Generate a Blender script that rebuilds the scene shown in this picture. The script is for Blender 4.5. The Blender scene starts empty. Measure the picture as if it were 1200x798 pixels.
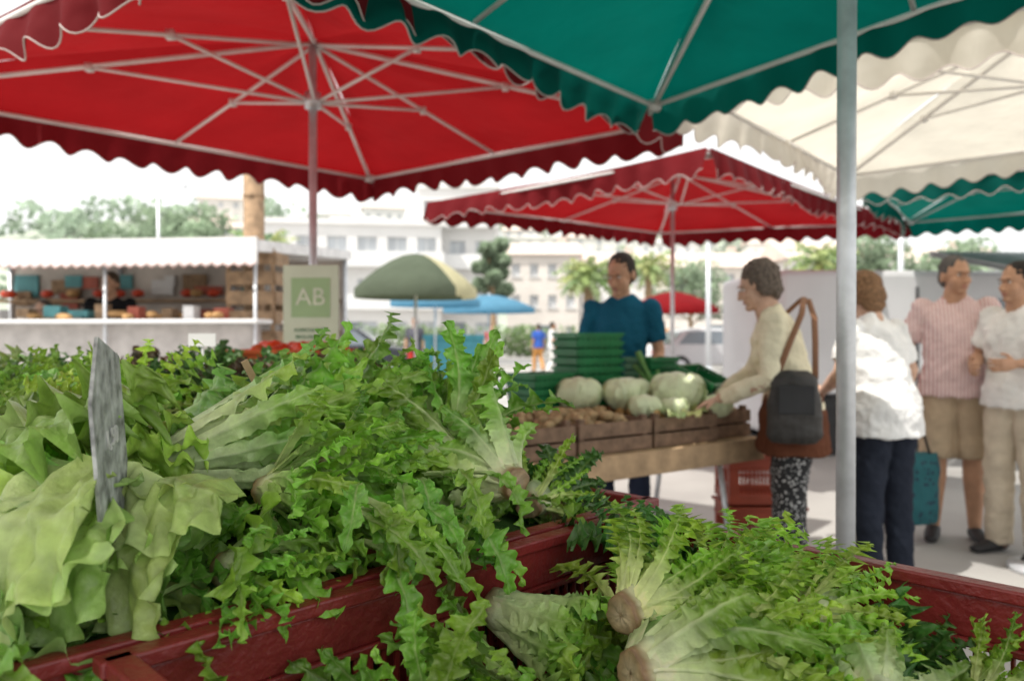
import bpy, math, random
import numpy as np
from mathutils import Vector, Matrix
random.seed(7)
C=bpy.context.scene.collection
rad=math.radians
# ------------------------------------------------------------ materials
def newmat(name):
    m=bpy.data.materials.new(name); m.use_nodes=True
    nt=m.node_tree; b=nt.nodes["Principled BSDF"]
    return m,nt,b
def mat(name,col,rough=.6,var=.15,scale=8,metal=0,bump=.0,bscale=60,col2=None,spec=.4):
    m,nt,b=newmat(name)
    tc=nt.nodes.new("ShaderNodeTexCoord"); n=nt.nodes.new("ShaderNodeTexNoise")
    n.inputs["Scale"].default_value=scale; n.inputs["Detail"].default_value=6
    nt.links.new(tc.outputs["Object"],n.inputs["Vector"])
    r=nt.nodes.new("ShaderNodeValToRGB")
    c2=col2 or tuple(min(1,c*(1+var)) for c in col)
    c1=tuple(c*(1-var) for c in col)
    r.color_ramp.elements[0].position=.32; r.color_ramp.elements[1].position=.68
    r.color_ramp.elements[0].color=(*c1,1); r.color_ramp.elements[1].color=(*c2,1)
    nt.links.new(n.outputs["Fac"],r.inputs["Fac"]); nt.links.new(r.outputs["Color"],b.inputs["Base Color"])
    b.inputs["Roughness"].default_value=rough; b.inputs["Metallic"].default_value=metal
    b.inputs["Specular IOR Level"].default_value=spec
    if bump>0:
        n2=nt.nodes.new("ShaderNodeTexNoise"); n2.inputs["Scale"].default_value=bscale; n2.inputs["Detail"].default_value=4
        nt.links.new(tc.outputs["Object"],n2.inputs["Vector"])
        bp=nt.nodes.new("ShaderNodeBump"); bp.inputs["Strength"].default_value=bump; bp.inputs["Distance"].default_value=.01
        nt.links.new(n2.outputs["Fac"],bp.inputs["Height"]); nt.links.new(bp.outputs["Normal"],b.inputs["Normal"])
    return m
def canopy_mat(name,col,tcol,tf=.55):
    m,nt,b=newmat(name)
    b.inputs["Roughness"].default_value=.8; b.inputs["Specular IOR Level"].default_value=.15
    tc=nt.nodes.new("ShaderNodeTexCoord"); n=nt.nodes.new("ShaderNodeTexNoise")
    n.inputs["Scale"].default_value=2.2; n.inputs["Detail"].default_value=8
    nt.links.new(tc.outputs["Object"],n.inputs["Vector"])
    mx=nt.nodes.new("ShaderNodeMixRGB"); mx.blend_type='MIX'
    mx.inputs[1].default_value=(*[c*.65 for c in col],1); mx.inputs[2].default_value=(*[c*1.1 for c in col],1)
    nt.links.new(n.outputs["Fac"],mx.inputs[0]); nt.links.new(mx.outputs[0],b.inputs["Base Color"])
    mt=nt.nodes.new("ShaderNodeMixRGB"); mt.inputs[1].default_value=(*[c*.65 for c in tcol],1); mt.inputs[2].default_value=(*[min(1,c*1.1) for c in tcol],1)
    nt.links.new(n.outputs["Fac"],mt.inputs[0])
    tr=nt.nodes.new("ShaderNodeBsdfTranslucent"); nt.links.new(mt.outputs[0],tr.inputs["Color"])
    ms=nt.nodes.new("ShaderNodeMixShader"); ms.inputs[0].default_value=tf
    nt.links.new(b.outputs[0],ms.inputs[1]); nt.links.new(tr.outputs[0],ms.inputs[2])
    nt.links.new(ms.outputs[0],nt.nodes["Material Output"].inputs["Surface"])
    n2=nt.nodes.new("ShaderNodeTexNoise"); n2.inputs["Scale"].default_value=5; nt.links.new(tc.outputs["Object"],n2.inputs["Vector"])
    bp=nt.nodes.new("ShaderNodeBump"); bp.inputs["Strength"].default_value=.6; bp.inputs["Distance"].default_value=.04
    nt.links.new(n2.outputs["Fac"],bp.inputs["Height"]); nt.links.new(bp.outputs["Normal"],b.inputs["Normal"]); nt.links.new(bp.outputs["Normal"],tr.inputs["Normal"])
    return m
def leaf_mat(name,tf=.32,rough=.30,bscale=110,spec=.5,bd=.003,lo=.82,hi=1.38):
    m,nt,b=newmat(name)
    at=nt.nodes.new("ShaderNodeAttribute"); at.attribute_name="Col"
    tc=nt.nodes.new("ShaderNodeTexCoord"); n=nt.nodes.new("ShaderNodeTexNoise")
    n.inputs["Scale"].default_value=35; n.inputs["Detail"].default_value=6
    nt.links.new(tc.outputs["Object"],n.inputs["Vector"])
    r=nt.nodes.new("ShaderNodeMapRange"); r.inputs[1].default_value=.3; r.inputs[2].default_value=.7
    r.inputs[3].default_value=lo; r.inputs[4].default_value=hi
    nt.links.new(n.outputs["Fac"],r.inputs[0])
    mx=nt.nodes.new("ShaderNodeVectorMath"); mx.operation='SCALE'
    nt.links.new(at.outputs["Color"],mx.inputs[0]); nt.links.new(r.outputs[0],mx.inputs["Scale"])
    mn=nt.nodes.new("ShaderNodeVectorMath"); mn.operation='MINIMUM'; mn.inputs[1].default_value=(.9,.9,.9)
    nt.links.new(mx.outputs[0],mn.inputs[0])
    nt.links.new(mn.outputs[0],b.inputs["Base Color"])
    b.inputs["Roughness"].default_value=rough; b.inputs["Specular IOR Level"].default_value=spec
    tr=nt.nodes.new("ShaderNodeBsdfTranslucent"); nt.links.new(mn.outputs[0],tr.inputs["Color"])
    ms=nt.nodes.new("ShaderNodeMixShader"); ms.inputs[0].default_value=tf
    n2=nt.nodes.new("ShaderNodeTexNoise"); n2.inputs["Scale"].default_value=bscale; n2.inputs["Detail"].default_value=3
    nt.links.new(tc.outputs["Object"],n2.inputs["Vector"])
    bp=nt.nodes.new("ShaderNodeBump"); bp.inputs["Strength"].default_value=.8; bp.inputs["Distance"].default_value=bd
    nt.links.new(n2.outputs["Fac"],bp.inputs["Height"]); nt.links.new(bp.outputs["Normal"],b.inputs["Normal"])
    nt.links.new(b.outputs[0],ms.inputs[1]); nt.links.new(tr.outputs[0],ms.inputs[2])
    nt.links.new(ms.outputs[0],nt.nodes["Material Output"].inputs["Surface"])
    return m
M={}
M['leaf']=leaf_mat('lettuce_leaf')
M['foliage']=leaf_mat('tree_foliage',tf=.25,rough=.6,bscale=5,spec=.2,lo=.75,hi=1.25)
M['maroon']=mat('maroon_plastic',(.22,.024,.024),rough=.36,var=.3,scale=9,bump=.3,bscale=90,spec=.5)
M['metal']=mat('galvanised_steel',(.62,.64,.67),rough=.4,var=.12,scale=20,metal=.5)
M['tube']=mat('white_painted_tube',(.74,.72,.70),rough=.5,var=.08)
M['wood']=mat('weathered_wood',(.30,.20,.12),rough=.8,var=.35,scale=14,bump=.5,bscale=40)
M['plank']=mat('table_plank',(.44,.30,.18),rough=.8,var=.3,scale=10,bump=.4,bscale=40)
M['crate_wood']=mat('crate_wood',(.22,.14,.095),rough=.85,var=.35,scale=18,bump=.4)
M['greenplastic']=mat('green_plastic',(.01,.17,.055),rough=.35,var=.2)
M['white']=mat('white_paint',(.8,.8,.8),rough=.5,var=.05)
M['offwhite']=mat('offwhite_render',(.72,.70,.67),rough=.9,var=.06,scale=.6)  # far walls, whitened in the colour to imitate haze
M['plaster']=mat('plaster',(.74,.69,.64),rough=.9,var=.06,scale=.6)  # paled as well: distance haze painted into the walls
M['glass']=mat('window_glass',(.16,.19,.22),rough=.1,var=.3,scale=.5,spec=.8)
M['glassfar']=mat('haze_paled_window',(.52,.55,.58),rough=.3,var=.15,scale=.5)  # glass paled to put distance haze into its colour
M['dark']=mat('dark_interior',(.04,.04,.045),rough=.7,var=.3)
M['black']=mat('black_rubber',(.02,.02,.022),rough=.6,var=.3)
M['roof']=mat('roof_tiles',(.64,.53,.47),rough=.9,var=.15,scale=4)  # tile colour washed out as painted distance haze
M['slate']=mat('price_slate',(.20,.21,.215),rough=.5,var=.5,scale=40,col2=(.52,.54,.54),bump=.3)
M['potato']=mat('potato_skin',(.40,.28,.15),rough=.8,var=.35,scale=25,bump=.3)
M['beet']=mat('beet_skin',(.10,.03,.045),rough=.7,var=.4,scale=20)
M['bread']=mat('bread_crust',(.5,.29,.12),rough=.7,var=.3,scale=20)
M['tomato']=mat('tomato_skin',(.6,.06,.02),rough=.3,var=.2)
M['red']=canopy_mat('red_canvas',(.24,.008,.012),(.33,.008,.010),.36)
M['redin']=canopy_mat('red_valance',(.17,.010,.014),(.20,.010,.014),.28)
M['green']=canopy_mat('green_canvas',(.0,.095,.078),(.0,.135,.104),.38)
M['cream']=canopy_mat('cream_canvas',(.72,.68,.60),(.82,.77,.66),.5)
M['trim']=mat('white_trim',(.50,.42,.40),rough=.8,var=.05)
# ------------------------------------------------------------ geometry helpers
def empty(name,loc=(0,0,0),rz=0,parent=None):
    o=bpy.data.objects.new(name,None); C.objects.link(o); o.location=loc; o.rotation_euler=(0,0,rz)
    if parent: o.parent=parent
    return o
def mesh_obj(name,verts,faces,mats,parent=None,smooth=False,loc=(0,0,0),cols=None,mi=None,rz=0):
    me=bpy.data.meshes.new(name); me.from_pydata([tuple(v) for v in verts],[],[tuple(f) for f in faces])
    if not isinstance(mats,(list,tuple)): mats=[mats]
    for m in mats: me.materials.append(m)
    if mi is not None: me.polygons.foreach_set('material_index',np.array(mi,dtype=np.int32))
    if smooth: me.polygons.foreach_set('use_smooth',[True]*len(me.polygons))
    me.update(); o=bpy.data.objects.new(name,me); C.objects.link(o); o.location=loc; o.rotation_euler=(0,0,rz)
    if parent: o.parent=parent
    return o
class MB:
    def __init__(s): s.v=[]; s.f=[]; s.mi=[]
    def add(s,v,f,m=0):
        o=len(s.v); s.v+= [tuple(x) for x in v]; s.f+=[tuple(i+o for i in q) for q in f]; s.mi+=[m]*len(f)
    def box(s,c,d,m=0,R=None):
        x,y,z=d[0]/2,d[1]/2,d[2]/2
        v=[Vector(p) for p in [(-x,-y,-z),(x,-y,-z),(x,y,-z),(-x,y,-z),(-x,-y,z),(x,-y,z),(x,y,z),(-x,y,z)]]
        if R is not None: v=[R@p for p in v]
        v=[p+Vector(c) for p in v]
        s.add(v,[(0,3,2,1),(4,5,6,7),(0,1,5,4),(1,2,6,5),(2,3,7,6),(3,0,4,7)],m)
    def tube(s,pts,rs,m=0,n=10,side=None,cap=True,round_=False):
        pts=[Vector(p) for p in pts]
        if not isinstance(rs,(list,tuple)): rs=[rs]*len(pts)
        rs=[(r,r) if not isinstance(r,(tuple,list)) else r for r in rs]
        if round_:
            d0=(pts[0]-pts[1]).normalized(); d1=(pts[-1]-pts[-2]).normalized(); a=min(rs[0]); b=min(rs[-1])
            pts=[pts[0]+d0*a*.75,pts[0]+d0*a*.45]+pts+[pts[-1]+d1*b*.45,pts[-1]+d1*b*.75]
            k=lambda r,q:(r[0]*q,r[1]*q)
            rs=[k(rs[0],.3),k(rs[0],.8)]+list(rs)+[k(rs[-1],.8),k(rs[-1],.3)]
        rings=[]; N=len(pts); prev=None
        for i,p in enumerate(pts):
            t=(pts[min(i+1,N-1)]-pts[max(i-1,0)]).normalized()
            if side is not None: sd=Vector(side)
            elif prev is not None: sd=prev
            else: sd=Vector((1,0,0)) if abs(t.x)<.8 else Vector((0,1,0))
            sd=(sd-t*sd.dot(t))
            if sd.length<1e-4: sd=t.orthogonal()
            sd.normalize(); prev=sd; o=t.cross(sd)
            rings.append([p+sd*rs[i][0]*math.cos(2*math.pi*k/n)+o*rs[i][1]*math.sin(2*math.pi*k/n) for k in range(n)])
        v=[q for r in rings for q in r]; f=[]
        for i in range(N-1):
            for k in range(n):
                a=i*n+k; b=i*n+(k+1)%n; f.append((a,b,b+n,a+n))
        if cap: f.append(tuple(range(n-1,-1,-1))); f.append(tuple(range((N-1)*n,N*n)))
        s.add(v,f,m)
    def ell(s,c,r,m=0,R=None,nu=14,nv=9):
        v=[];f=[]
        for i in range(nv+1):
            th=math.pi*i/nv
            for k in range(nu):
                ph=2*math.pi*k/nu; p=Vector((r[0]*math.sin(th)*math.cos(ph),r[1]*math.sin(th)*math.sin(ph),r[2]*math.cos(th)))
                if R is not None: p=R@p
                v.append(p+Vector(c))
        for i in range(nv):
            for k in range(nu):
                a=i*nu+k;b=i*nu+(k+1)%nu; f.append((a,a+nu,b+nu,b))
        s.add(v,f,m)
    def obj(s,name,mats,parent=None,smooth=False,loc=(0,0,0),rz=0,bevel=0):
        o=mesh_obj(name,s.v,s.f,mats,parent,smooth,loc,mi=s.mi,rz=rz)
        if bevel:
            b=o.modifiers.new('b','BEVEL'); b.width=bevel; b.segments=2; b.limit_method='ANGLE'
        return o
def remesh(o,vox,smooth=3,disp=0,dsize=.1):
    m=o.modifiers.new('r','REMESH'); m.mode='VOXEL'; m.voxel_size=vox; m.use_smooth_shade=True
    if smooth:
        s=o.modifiers.new('s','SMOOTH'); s.iterations=smooth; s.factor=.5
    if disp:
        t=bpy.data.textures.new('folds','CLOUDS'); t.noise_scale=dsize; t.noise_depth=2
        d=o.modifiers.new('d','DISPLACE'); d.texture=t; d.strength=disp; d.mid_level=.5; d.texture_coords='LOCAL'
# ------------------------------------------------------------ leaves & lettuces
def hashrng(seed): return np.random.default_rng(seed)
class Leaves:
    def __init__(s): s.V=[];s.F=[];s.Cc=[];s.n=0
    def leaf(s,o,fwd,up,L,W,rng,a0=0,curl=-.6,lobe=.3,nl=6,stem=.25,stemlen=.3,ruf=.25,rf=5,cup=.3,green=(.15,.33,.05),pale=(.62,.68,.38),palelen=.35,nt=30,ns=11,droop=0,blis=.05,floor=None,sweep_=.18,ribk=.8):
        o=np.array(o,float);fwd=np.array(fwd,float);fwd/=np.linalg.norm(fwd)
        up=np.array(up,float);up-=fwd*np.dot(up,fwd);up/=np.linalg.norm(up)+1e-9
        side=np.cross(fwd,up)
        t=np.linspace(0,1,nt);q=np.linspace(-1,1,ns)
        ang=a0+curl*t**1.4; st=L/(nt-1)
        cx=np.concatenate([[0],np.cumsum(np.cos(ang[:-1]))*st]);cz=np.concatenate([[0],np.cumsum(np.sin(ang[:-1]))*st])
        sm=np.clip((t-stemlen*.4)/(.45),0,1);sm=sm*sm*(3-2*sm)
        prof=(stem+(1-stem)*sm)*np.sqrt(np.clip(1-t**6,0,1))*(1-.25*t**3)+.015
        T,Q=np.meshgrid(t,q,indexing='ij')
        ph=rng.uniform(0,6.28,8)
        A=np.abs(Q)
        phs=np.where(Q<0,ph[0],ph[1])
        nlr=nl*(1+.12*np.sin(ph[6]))
        c1=.5+.5*np.cos(2*np.pi*(T*nlr+phs+.25*np.sin(T*5+ph[6])))
        lobw=1-lobe*(c1**1.2)*sm[:,None]*.95
        c2=.5+.5*np.cos(2*np.pi*(T*nlr*3.1+phs*2))
        fine=1-.28*lobe*c2*sm[:,None]
        w=W*prof[:,None]*lobw*fine
        lat=Q*w
        sweep=lobe*sweep_*W*A**2*(1-c1)*sm[:,None]
        rr=ruf*W*(A**1.7)*sm[:,None]*(np.sin(2*np.pi*rf*T+np.where(Q<0,ph[3],ph[4]))+.55*np.sin(2*np.pi*rf*2.3*T+np.where(Q<0,ph[5],ph[2])))
        bl=blis*W*(np.sin(T*L*170+ph[7])*np.sin(Q*7+ph[2])+.6*np.sin(T*L*95+Q*6+ph[4]))*sm[:,None]
        fold=cup*A**1.3*w*(1+.4*np.sin(3*T+ph[0])) - .14*W*np.exp(-(Q/.12)**2)*(1-T)
        nrm=rr+fold+bl
        yaw=rng.normal(0,.12)*L*t**2
        wob=.03*L*np.sin(t*4+ph[1])
        ca=np.cos(ang)[:,None];sa=np.sin(ang)[:,None]
        X=cx[:,None]-sa*nrm+ca*sweep; Z=cz[:,None]+ca*nrm+sa*sweep
        Y=lat+yaw[:,None]+wob[:,None]
        P=o+X[...,None]*fwd+Y[...,None]*side+Z[...,None]*up
        d=(T*L)
        P[...,2]-=droop*d*d/L
        g=np.array(green)*rng.uniform(.7,1.25)*np.array([rng.uniform(.8,1.25),1,rng.uniform(.8,1.2)]);p_=np.array(pale)
        k=np.clip(1-(T/palelen),0,1)**.8
        ribw=np.clip(1-T*1.05,0,1)*.15+.02
        rib=np.exp(-(Q/ribw)**2)*np.clip(1.15-T,0,1)*ribk
        vein=.28*np.clip(np.sin((T*12-A*2.2)*2*np.pi*.7),0,1)**4*(1-T*.5)*min(1,ribk*1.3)
        k=np.clip(np.maximum(k,np.maximum(rib,vein)),0,1)
        edge=1+.15*A**3
        col=(g*(1-k[...,None])+p_*k[...,None])*edge[...,None]
        base=s.n
        idx=(np.arange(nt-1)[:,None]*ns+np.arange(ns-1)[None,:]).ravel()+base
        s.V.append(P.reshape(-1,3));s.Cc.append(np.clip(col,0,1).reshape(-1,3))
        s.F.append(np.stack([idx,idx+1,idx+ns+1,idx+ns],1));s.n+=nt*ns
    def root(s,o,ax,r,L,rng):
        o=np.array(o,float);ax=np.array(ax,float);ax/=np.linalg.norm(ax)
        a=np.cross(ax,[0,0,1.]);a/=np.linalg.norm(a);b=np.cross(ax,a);n=28
        o=o-ax*.006;ph=rng.uniform(0,6)
        prof=[(.001,.02),(.0,.25),(.001,.55),(.0,.84),(.001,.95),(.006,1.0),(.016,1.03),(L,1.25),(L*1.8,1.2)]
        cols=[(.46,.33,.20),(.60,.48,.33),(.55,.42,.27),(.46,.32,.19),(.30,.18,.10),(.36,.24,.13),(.62,.60,.38),(.70,.76,.50),(.5,.6,.3)]
        base=s.n;V=[];Cc=[]
        for i,(z,rr) in enumerate(prof):
            for k in range(n):
                th=2*np.pi*k/n; j=1+.07*np.sin(3*th+ph)+.04*np.sin(7*th+ph)
                V.append(o+ax*(z+rng.normal(0,.0007))+(a*np.cos(th)+b*np.sin(th))*r*rr*j)
                Cc.append(np.array(cols[i])*rng.uniform(.85,1.1))
        F=[]
        for i in range(len(prof)-1):
            for k in range(n):
                q=base+i*n+k;w=base+i*n+(k+1)%n;F.append((q,w,w+n,q+n))
        s.V.append(np.array(V));s.Cc.append(np.clip(np.array(Cc),0,1));s.F.append(np.array(F));s.n+=len(V)
    def head(s,o,axis,size,rng,N=34,kind='escarole',root=True,splay=None,droop=.25,floor=None,rootr=.026,cf=1.0,tone=1.0,wf=1.0,**over):
        ax=np.array(axis,float);ax/=np.linalg.norm(ax);o=np.array(o,float)
        a=np.cross(ax,[0,0,1.]); 
        if np.linalg.norm(a)<.1:a=np.array([1.,0,0])
        a/=np.linalg.norm(a);b=np.cross(ax,a)
        K=dict(escarole=dict(W=.125,lobe=.60,nl=6,stem=.28,stemlen=.35,ruf=.30,rf=6,cup=.35,green=(.20,.41,.045),pale=(.70,.78,.42),palelen=.45,sp=48),
               romaine=dict(W=.17,lobe=.10,nl=7,stem=.55,stemlen=.5,ruf=.18,rf=5,cup=.5,green=(.27,.48,.09),pale=(.74,.79,.55),palelen=.8,sp=20),
               heart=dict(W=.17,lobe=.38,nl=7,stem=.62,stemlen=.3,ruf=.30,rf=7,cup=.55,green=(.29,.52,.07),pale=(.76,.82,.52),palelen=.58,sp=30),
               batavia=dict(W=.25,lobe=.16,nl=7,stem=.35,stemlen=.25,ruf=.26,rf=6,cup=.30,green=(.29,.51,.10),pale=(.68,.77,.46),palelen=.55,sp=50,blis=.07,nt=84,ns=21),
               butter=dict(W=.34,lobe=.06,nl=4,stem=.45,stemlen=.2,ruf=.12,rf=4,cup=.35,green=(.36,.55,.15),pale=(.68,.77,.46),palelen=.75,sp=34,blis=.045,nt=70,ns=21),
               oak=dict(W=.22,lobe=.50,nl=5,stem=.3,stemlen=.2,ruf=.40,rf=7,cup=.2,green=(.06,.165,.035),pale=(.3,.42,.15),palelen=.25,sp=80),
               redoak=dict(W=.22,lobe=.50,nl=5,stem=.3,stemlen=.2,ruf=.40,rf=7,cup=.2,green=(.095,.06,.035),pale=(.26,.36,.12),palelen=.35,sp=80),
               frisee=dict(W=.085,lobe=.8,nl=9,stem=.3,stemlen=.3,ruf=.8,rf=8,cup=.2,green=(.30,.53,.05),pale=(.74,.80,.38),palelen=.45,sp=60))[kind]
        sp=rad(splay if splay is not None else K['sp']); 
        kk=dict(over);kk.update({k:v for k,v in K.items() if k not in('W','sp') and k not in over})
        if 'nt' in K: kk['nt'],kk['ns']=K['nt'],K['ns']
        for i in range(N):
            fr=(i+.5)/N; phi=i*2.39996+rng.normal(0,.2)
            th=(.04+sp*fr**1.1)*rng.uniform(.85,1.15)
            ra=a*math.cos(phi)+b*math.sin(phi)
            f=ax*math.cos(th)+ra*math.sin(th)
            if f[2]<-.25: f[2]=-.25+rng.uniform(-.03,.03)
            u=-ra*math.cos(th)+ax*math.sin(th)
            L=size*(.72+.3*fr)*rng.uniform(.85,1.12)
            kk2=dict(kk);kk2['green']=tuple(np.array(kk['green'])*(1.35-.6*fr)*tone)
            s.leaf(o+ra*rootr*(.3+.75*fr)+ax*.010,f,u,L,L*K['W']*wf*rng.uniform(.8,1.2),rng,curl=-(.1+1.0*fr)*rng.uniform(.4,1.2)*cf,droop=droop*fr,floor=floor,**kk2)
        if root: s.root(o,ax,rootr,.03,rng)
    def obj(s,name,mt,parent=None,origin=(0,0,0)):
        V=np.concatenate(s.V)-np.array(origin);F=np.concatenate(s.F);Cc=np.concatenate(s.Cc)
        me=bpy.data.meshes.new(name)
        me.vertices.add(len(V));me.vertices.foreach_set('co',V.astype(np.float32).ravel())
        me.loops.add(F.size);me.loops.foreach_set('vertex_index',F.astype(np.int32).ravel())
        me.polygons.add(len(F));me.polygons.foreach_set('loop_start',np.arange(0,F.size,4,dtype=np.int32))
        me.materials.append(mt)
        a=me.color_attributes.new('Col','FLOAT_COLOR','POINT');c=np.ones((len(V),4),np.float32);c[:,:3]=Cc
        a.data.foreach_set('color',c.ravel());me.update(calc_edges=True);me.validate()
        me.polygons.foreach_set('use_smooth',[True]*len(me.polygons))
        o=bpy.data.objects.new(name,me);C.objects.link(o);o.location=origin
        if parent:o.parent=parent
        return o
def lettuce(o,axis,size,kind,seed,N=34,name='lettuce_head',**k):
    l=Leaves();k.setdefault('nt',54);k.setdefault('ns',13);l.head(o,axis,size,hashrng(seed),N=N,kind=kind,**k);return l.obj(name,M['leaf'],origin=o)
# ------------------------------------------------------------ umbrella
def umbrella(corners,rz,az,m,mv,pole,vh=.2,name='market_umbrella',poleR=.021,seg=.2,center=None,trimm=None):
    cs=[Vector((c[0],c[1],rz)) for c in corners]
    ce=Vector((sum(c.x for c in cs)/4,sum(c.y for c in cs)/4,0)) if center is None else Vector((center[0],center[1],0))
    ap=Vector((ce.x,ce.y,az))
    e=empty(name,(ce.x,ce.y,0)); off=Vector((ce.x,ce.y,0))
    v=[];f=[]
    n=24;k=12
    vv=[];vf=[];tv=MB();fr=MB();ph=random.random()*6
    for si in range(4):
        A=cs[si];B=cs[(si+1)%4];base=len(v)
        for i in range(n+1):
            u=i/n
            rimp=A.lerp(B,u)
            inn=(ap-rimp); inn.z=0
            rimp=rimp+inn*.05*math.sin(math.pi*u)
            for j in range(k+1):
                w=j/k
                p=rimp.lerp(ap,w)
                sag=.055*math.sin(math.pi*w)*abs(math.sin(2*math.pi*u))
                p.z+= .06*math.sin(math.pi*w)-sag+.008*math.sin(9*w+7*u*math.pi+ph)*math.sin(math.pi*w)
                v.append(p-off)
        for i in range(n):
            for j in range(k):
                a=base+i*(k+1)+j;f.append((a,a+k+1,a+k+2,a+1))
        L=(B-A).length;ns=max(4,round(L/seg));m_=ns*10;vb=len(vv);nrm=(A+B)/2-ap;nrm.z=0;nrm.normalize()
        edge=[]
        for i in range(m_+1):
            u=i/m_;rp=A.lerp(B,u);inn=(ap-rp);inn.z=0;rp=rp+inn*.05*math.sin(math.pi*u)
            sc=.5-.5*math.cos(2*math.pi*u*ns)
            dep=vh*(.74+.26*sc+.05*math.sin(u*13+ph))
            for j in range(5):
                w=j/4
                wave=.024*w*math.sin(u*ns*2*math.pi*.83+ph)+.04*w*math.sin(u*7+ph*2)
                p=rp+nrm*(wave+.012)+Vector((0,0,.012-dep*w))
                vv.append(p-off)
            edge.append(p-off)
        for i in range(m_):
            for j in range(4):
                a=vb+i*5+j;vf.append((a,a+1,a+6,a+5))
        tv.tube(edge,[(.003,.003)]*len(edge),n=6)
        ins=lambda P,t:P.lerp(ap,t)
        dz=Vector((0,0,-.03))
        fr.tube([ins(A,.04)+dz-off,ins(B,.04)+dz-off],.0125,n=8)
        fr.tube([A+dz-off,ap+Vector((0,0,-.02))-off],.013,n=8)
        Mi=A.lerp(B,.5);Mi=Mi.lerp(ap,.06)
        fr.tube([Mi+dz-off,ap+Vector((0,0,-.03))-off],.010,n=8)
        hub=ap+Vector((0,0,-.33))
        for P,t in((A,.5),(Mi,.45)):
            q=P.lerp(ap,t)+dz
            fr.tube([q-off,hub-off],.009,n=8)
            fr.box(q-off,(.035,.035,.04))
        fr.box(ins(A,.04)+dz-off,(.06,.06,.05))
    mesh_obj('canopy',v,f,m,e,True);mesh_obj('valance',vv,vf,mv,e,True)
    tv.obj('trim',trimm or M['trim'],e,True);fr.obj('frame',M['tube'],e,True)
    pm=MB();px,py=pole
    pm.tube([(px-off.x,py-off.y,.02),(px-off.x,py-off.y,az-.0)],poleR,n=20)
    pm.tube([(px-off.x,py-off.y,az-.36),(px-off.x,py-off.y,az-.28)],poleR*2.0,n=16)
    pm.tube([(px-off.x,py-off.y,0),(px-off.x,py-off.y,.03)],.2,n=24)
    pm.tube([(px-off.x,py-off.y,.03),(px-off.x,py-off.y,.3)],poleR*1.4,n=20)
    pm.obj('pole',M['metal'],e,True)
    return e
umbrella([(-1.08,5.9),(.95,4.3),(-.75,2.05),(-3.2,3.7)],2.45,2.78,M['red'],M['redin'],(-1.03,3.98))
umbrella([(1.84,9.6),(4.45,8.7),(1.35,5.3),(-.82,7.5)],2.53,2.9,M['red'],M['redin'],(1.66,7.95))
umbrella([(.70,3.9),(2.2,1.62),(.9,.0),(-1.1,1.85)],2.40,2.85,M['green'],M['green'],(.87,2.0),poleR=.024,center=(.87,2.0),vh=.17)
umbrella([(2.58,6.0),(4.75,4.0),(2.8,1.9),(.85,3.9)],2.49,2.86,M['cream'],M['cream'],(2.85,4.05),vh=.2)
umbrella([(4.45,8.7),(6.8,7.0),(5.0,4.9),(3.0,6.55)],2.53,2.9,M['green'],M['green'],(4.85,6.8))
umbrella([(.55,1.9),(.55,-1.3),(-2.6,-1.3),(-2.6,1.9)],2.62,2.98,M['cream'],M['cream'],(-1.05,.0),vh=.15)  # overhead, out of view; added so its cloth softens sun on the lettuces
# ------------------------------------------------------------ crates
def plastic_crate(P,d1,L1,d2,L2,zt,H,name='plastic_crate',m=None,slots=True):
    m=m or M['maroon']
    P=Vector((P[0],P[1],0));d1=Vector((*d1,0)).normalized();d2=Vector((-d1.y,d1.x,0)) if Vector((-d1.y,d1.x,0)).dot(Vector((*d2,0)))>0 else Vector((d1.y,-d1.x,0))
    b=MB();R=Matrix((d1,d2,Vector((0,0,1)))).transposed()
    e=P+d1*L1/2+d2*L2/2
    def bx(u,v,z,du,dv,dz): b.box(d1*u+d2*v+Vector((0,0,z)),(du,dv,dz),0,R)
    t=.012
    for (long_,Ls,Lo) in ((0,L1,L2),(1,L2,L1)):
        for sg in(-1,1):
            def w(a,z,da,dz,dt=t,o=0):
                if long_==0: bx(a,sg*(Lo/2-t/2+o),z,da,dt,dz)
                else: bx(sg*(Lo/2-t/2+o),a,z,dt,da-.003,dz)
            w(0,zt-.009,Ls+(.03 if long_==0 else -.0),.018,.030,.002)
            w(0,zt-.047,Ls-.002,.058)
            w(0,zt-.082,Ls,.012,.022,.0)
            z0=zt-.088;z1=zt-H+.05
            nb=int(Ls/.022)
            for i in range(nb+1):
                w(-Ls/2+.008+(Ls-.016)*i/nb,(z0+z1)/2,.009,z0-z1,.008)
            w(0,(z0+z1)/2-.01,Ls,.014,.010,.0)
            w(0,zt-H+.03,Ls,.05)
            w(Ls/2-.03,(z0+z1)/2,.05,z0-z1,.011); w(-Ls/2+.03,(z0+z1)/2,.05,z0-z1,.011)
    bx(0,0,zt-H+.008,L1-.02,L2-.02,.012)
    o=b.obj(name,m,None,False,(e.x,e.y,0),bevel=.003)
    return o
d1=Vector((-.70,-.714)).normalized();d2=Vector((.714,-.70)).normalized();Pb=(.215,1.435);RZ=.92
plastic_crate(Pb,d1,.90,d2,.78,RZ,.28)
Pa=(Pb[0]-d2[0]*.035-d1[0]*.13,Pb[1]-d2[1]*.035-d1[1]*.13)
plastic_crate(Pa,d1,.58,(-d2[0],-d2[1]),.78,RZ,.28)
Pa2=(Pa[0]+d1[0]*.61,Pa[1]+d1[1]*.61)
plastic_crate(Pa2,d1,.58,(-d2[0],-d2[1]),.78,RZ,.28)
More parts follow.
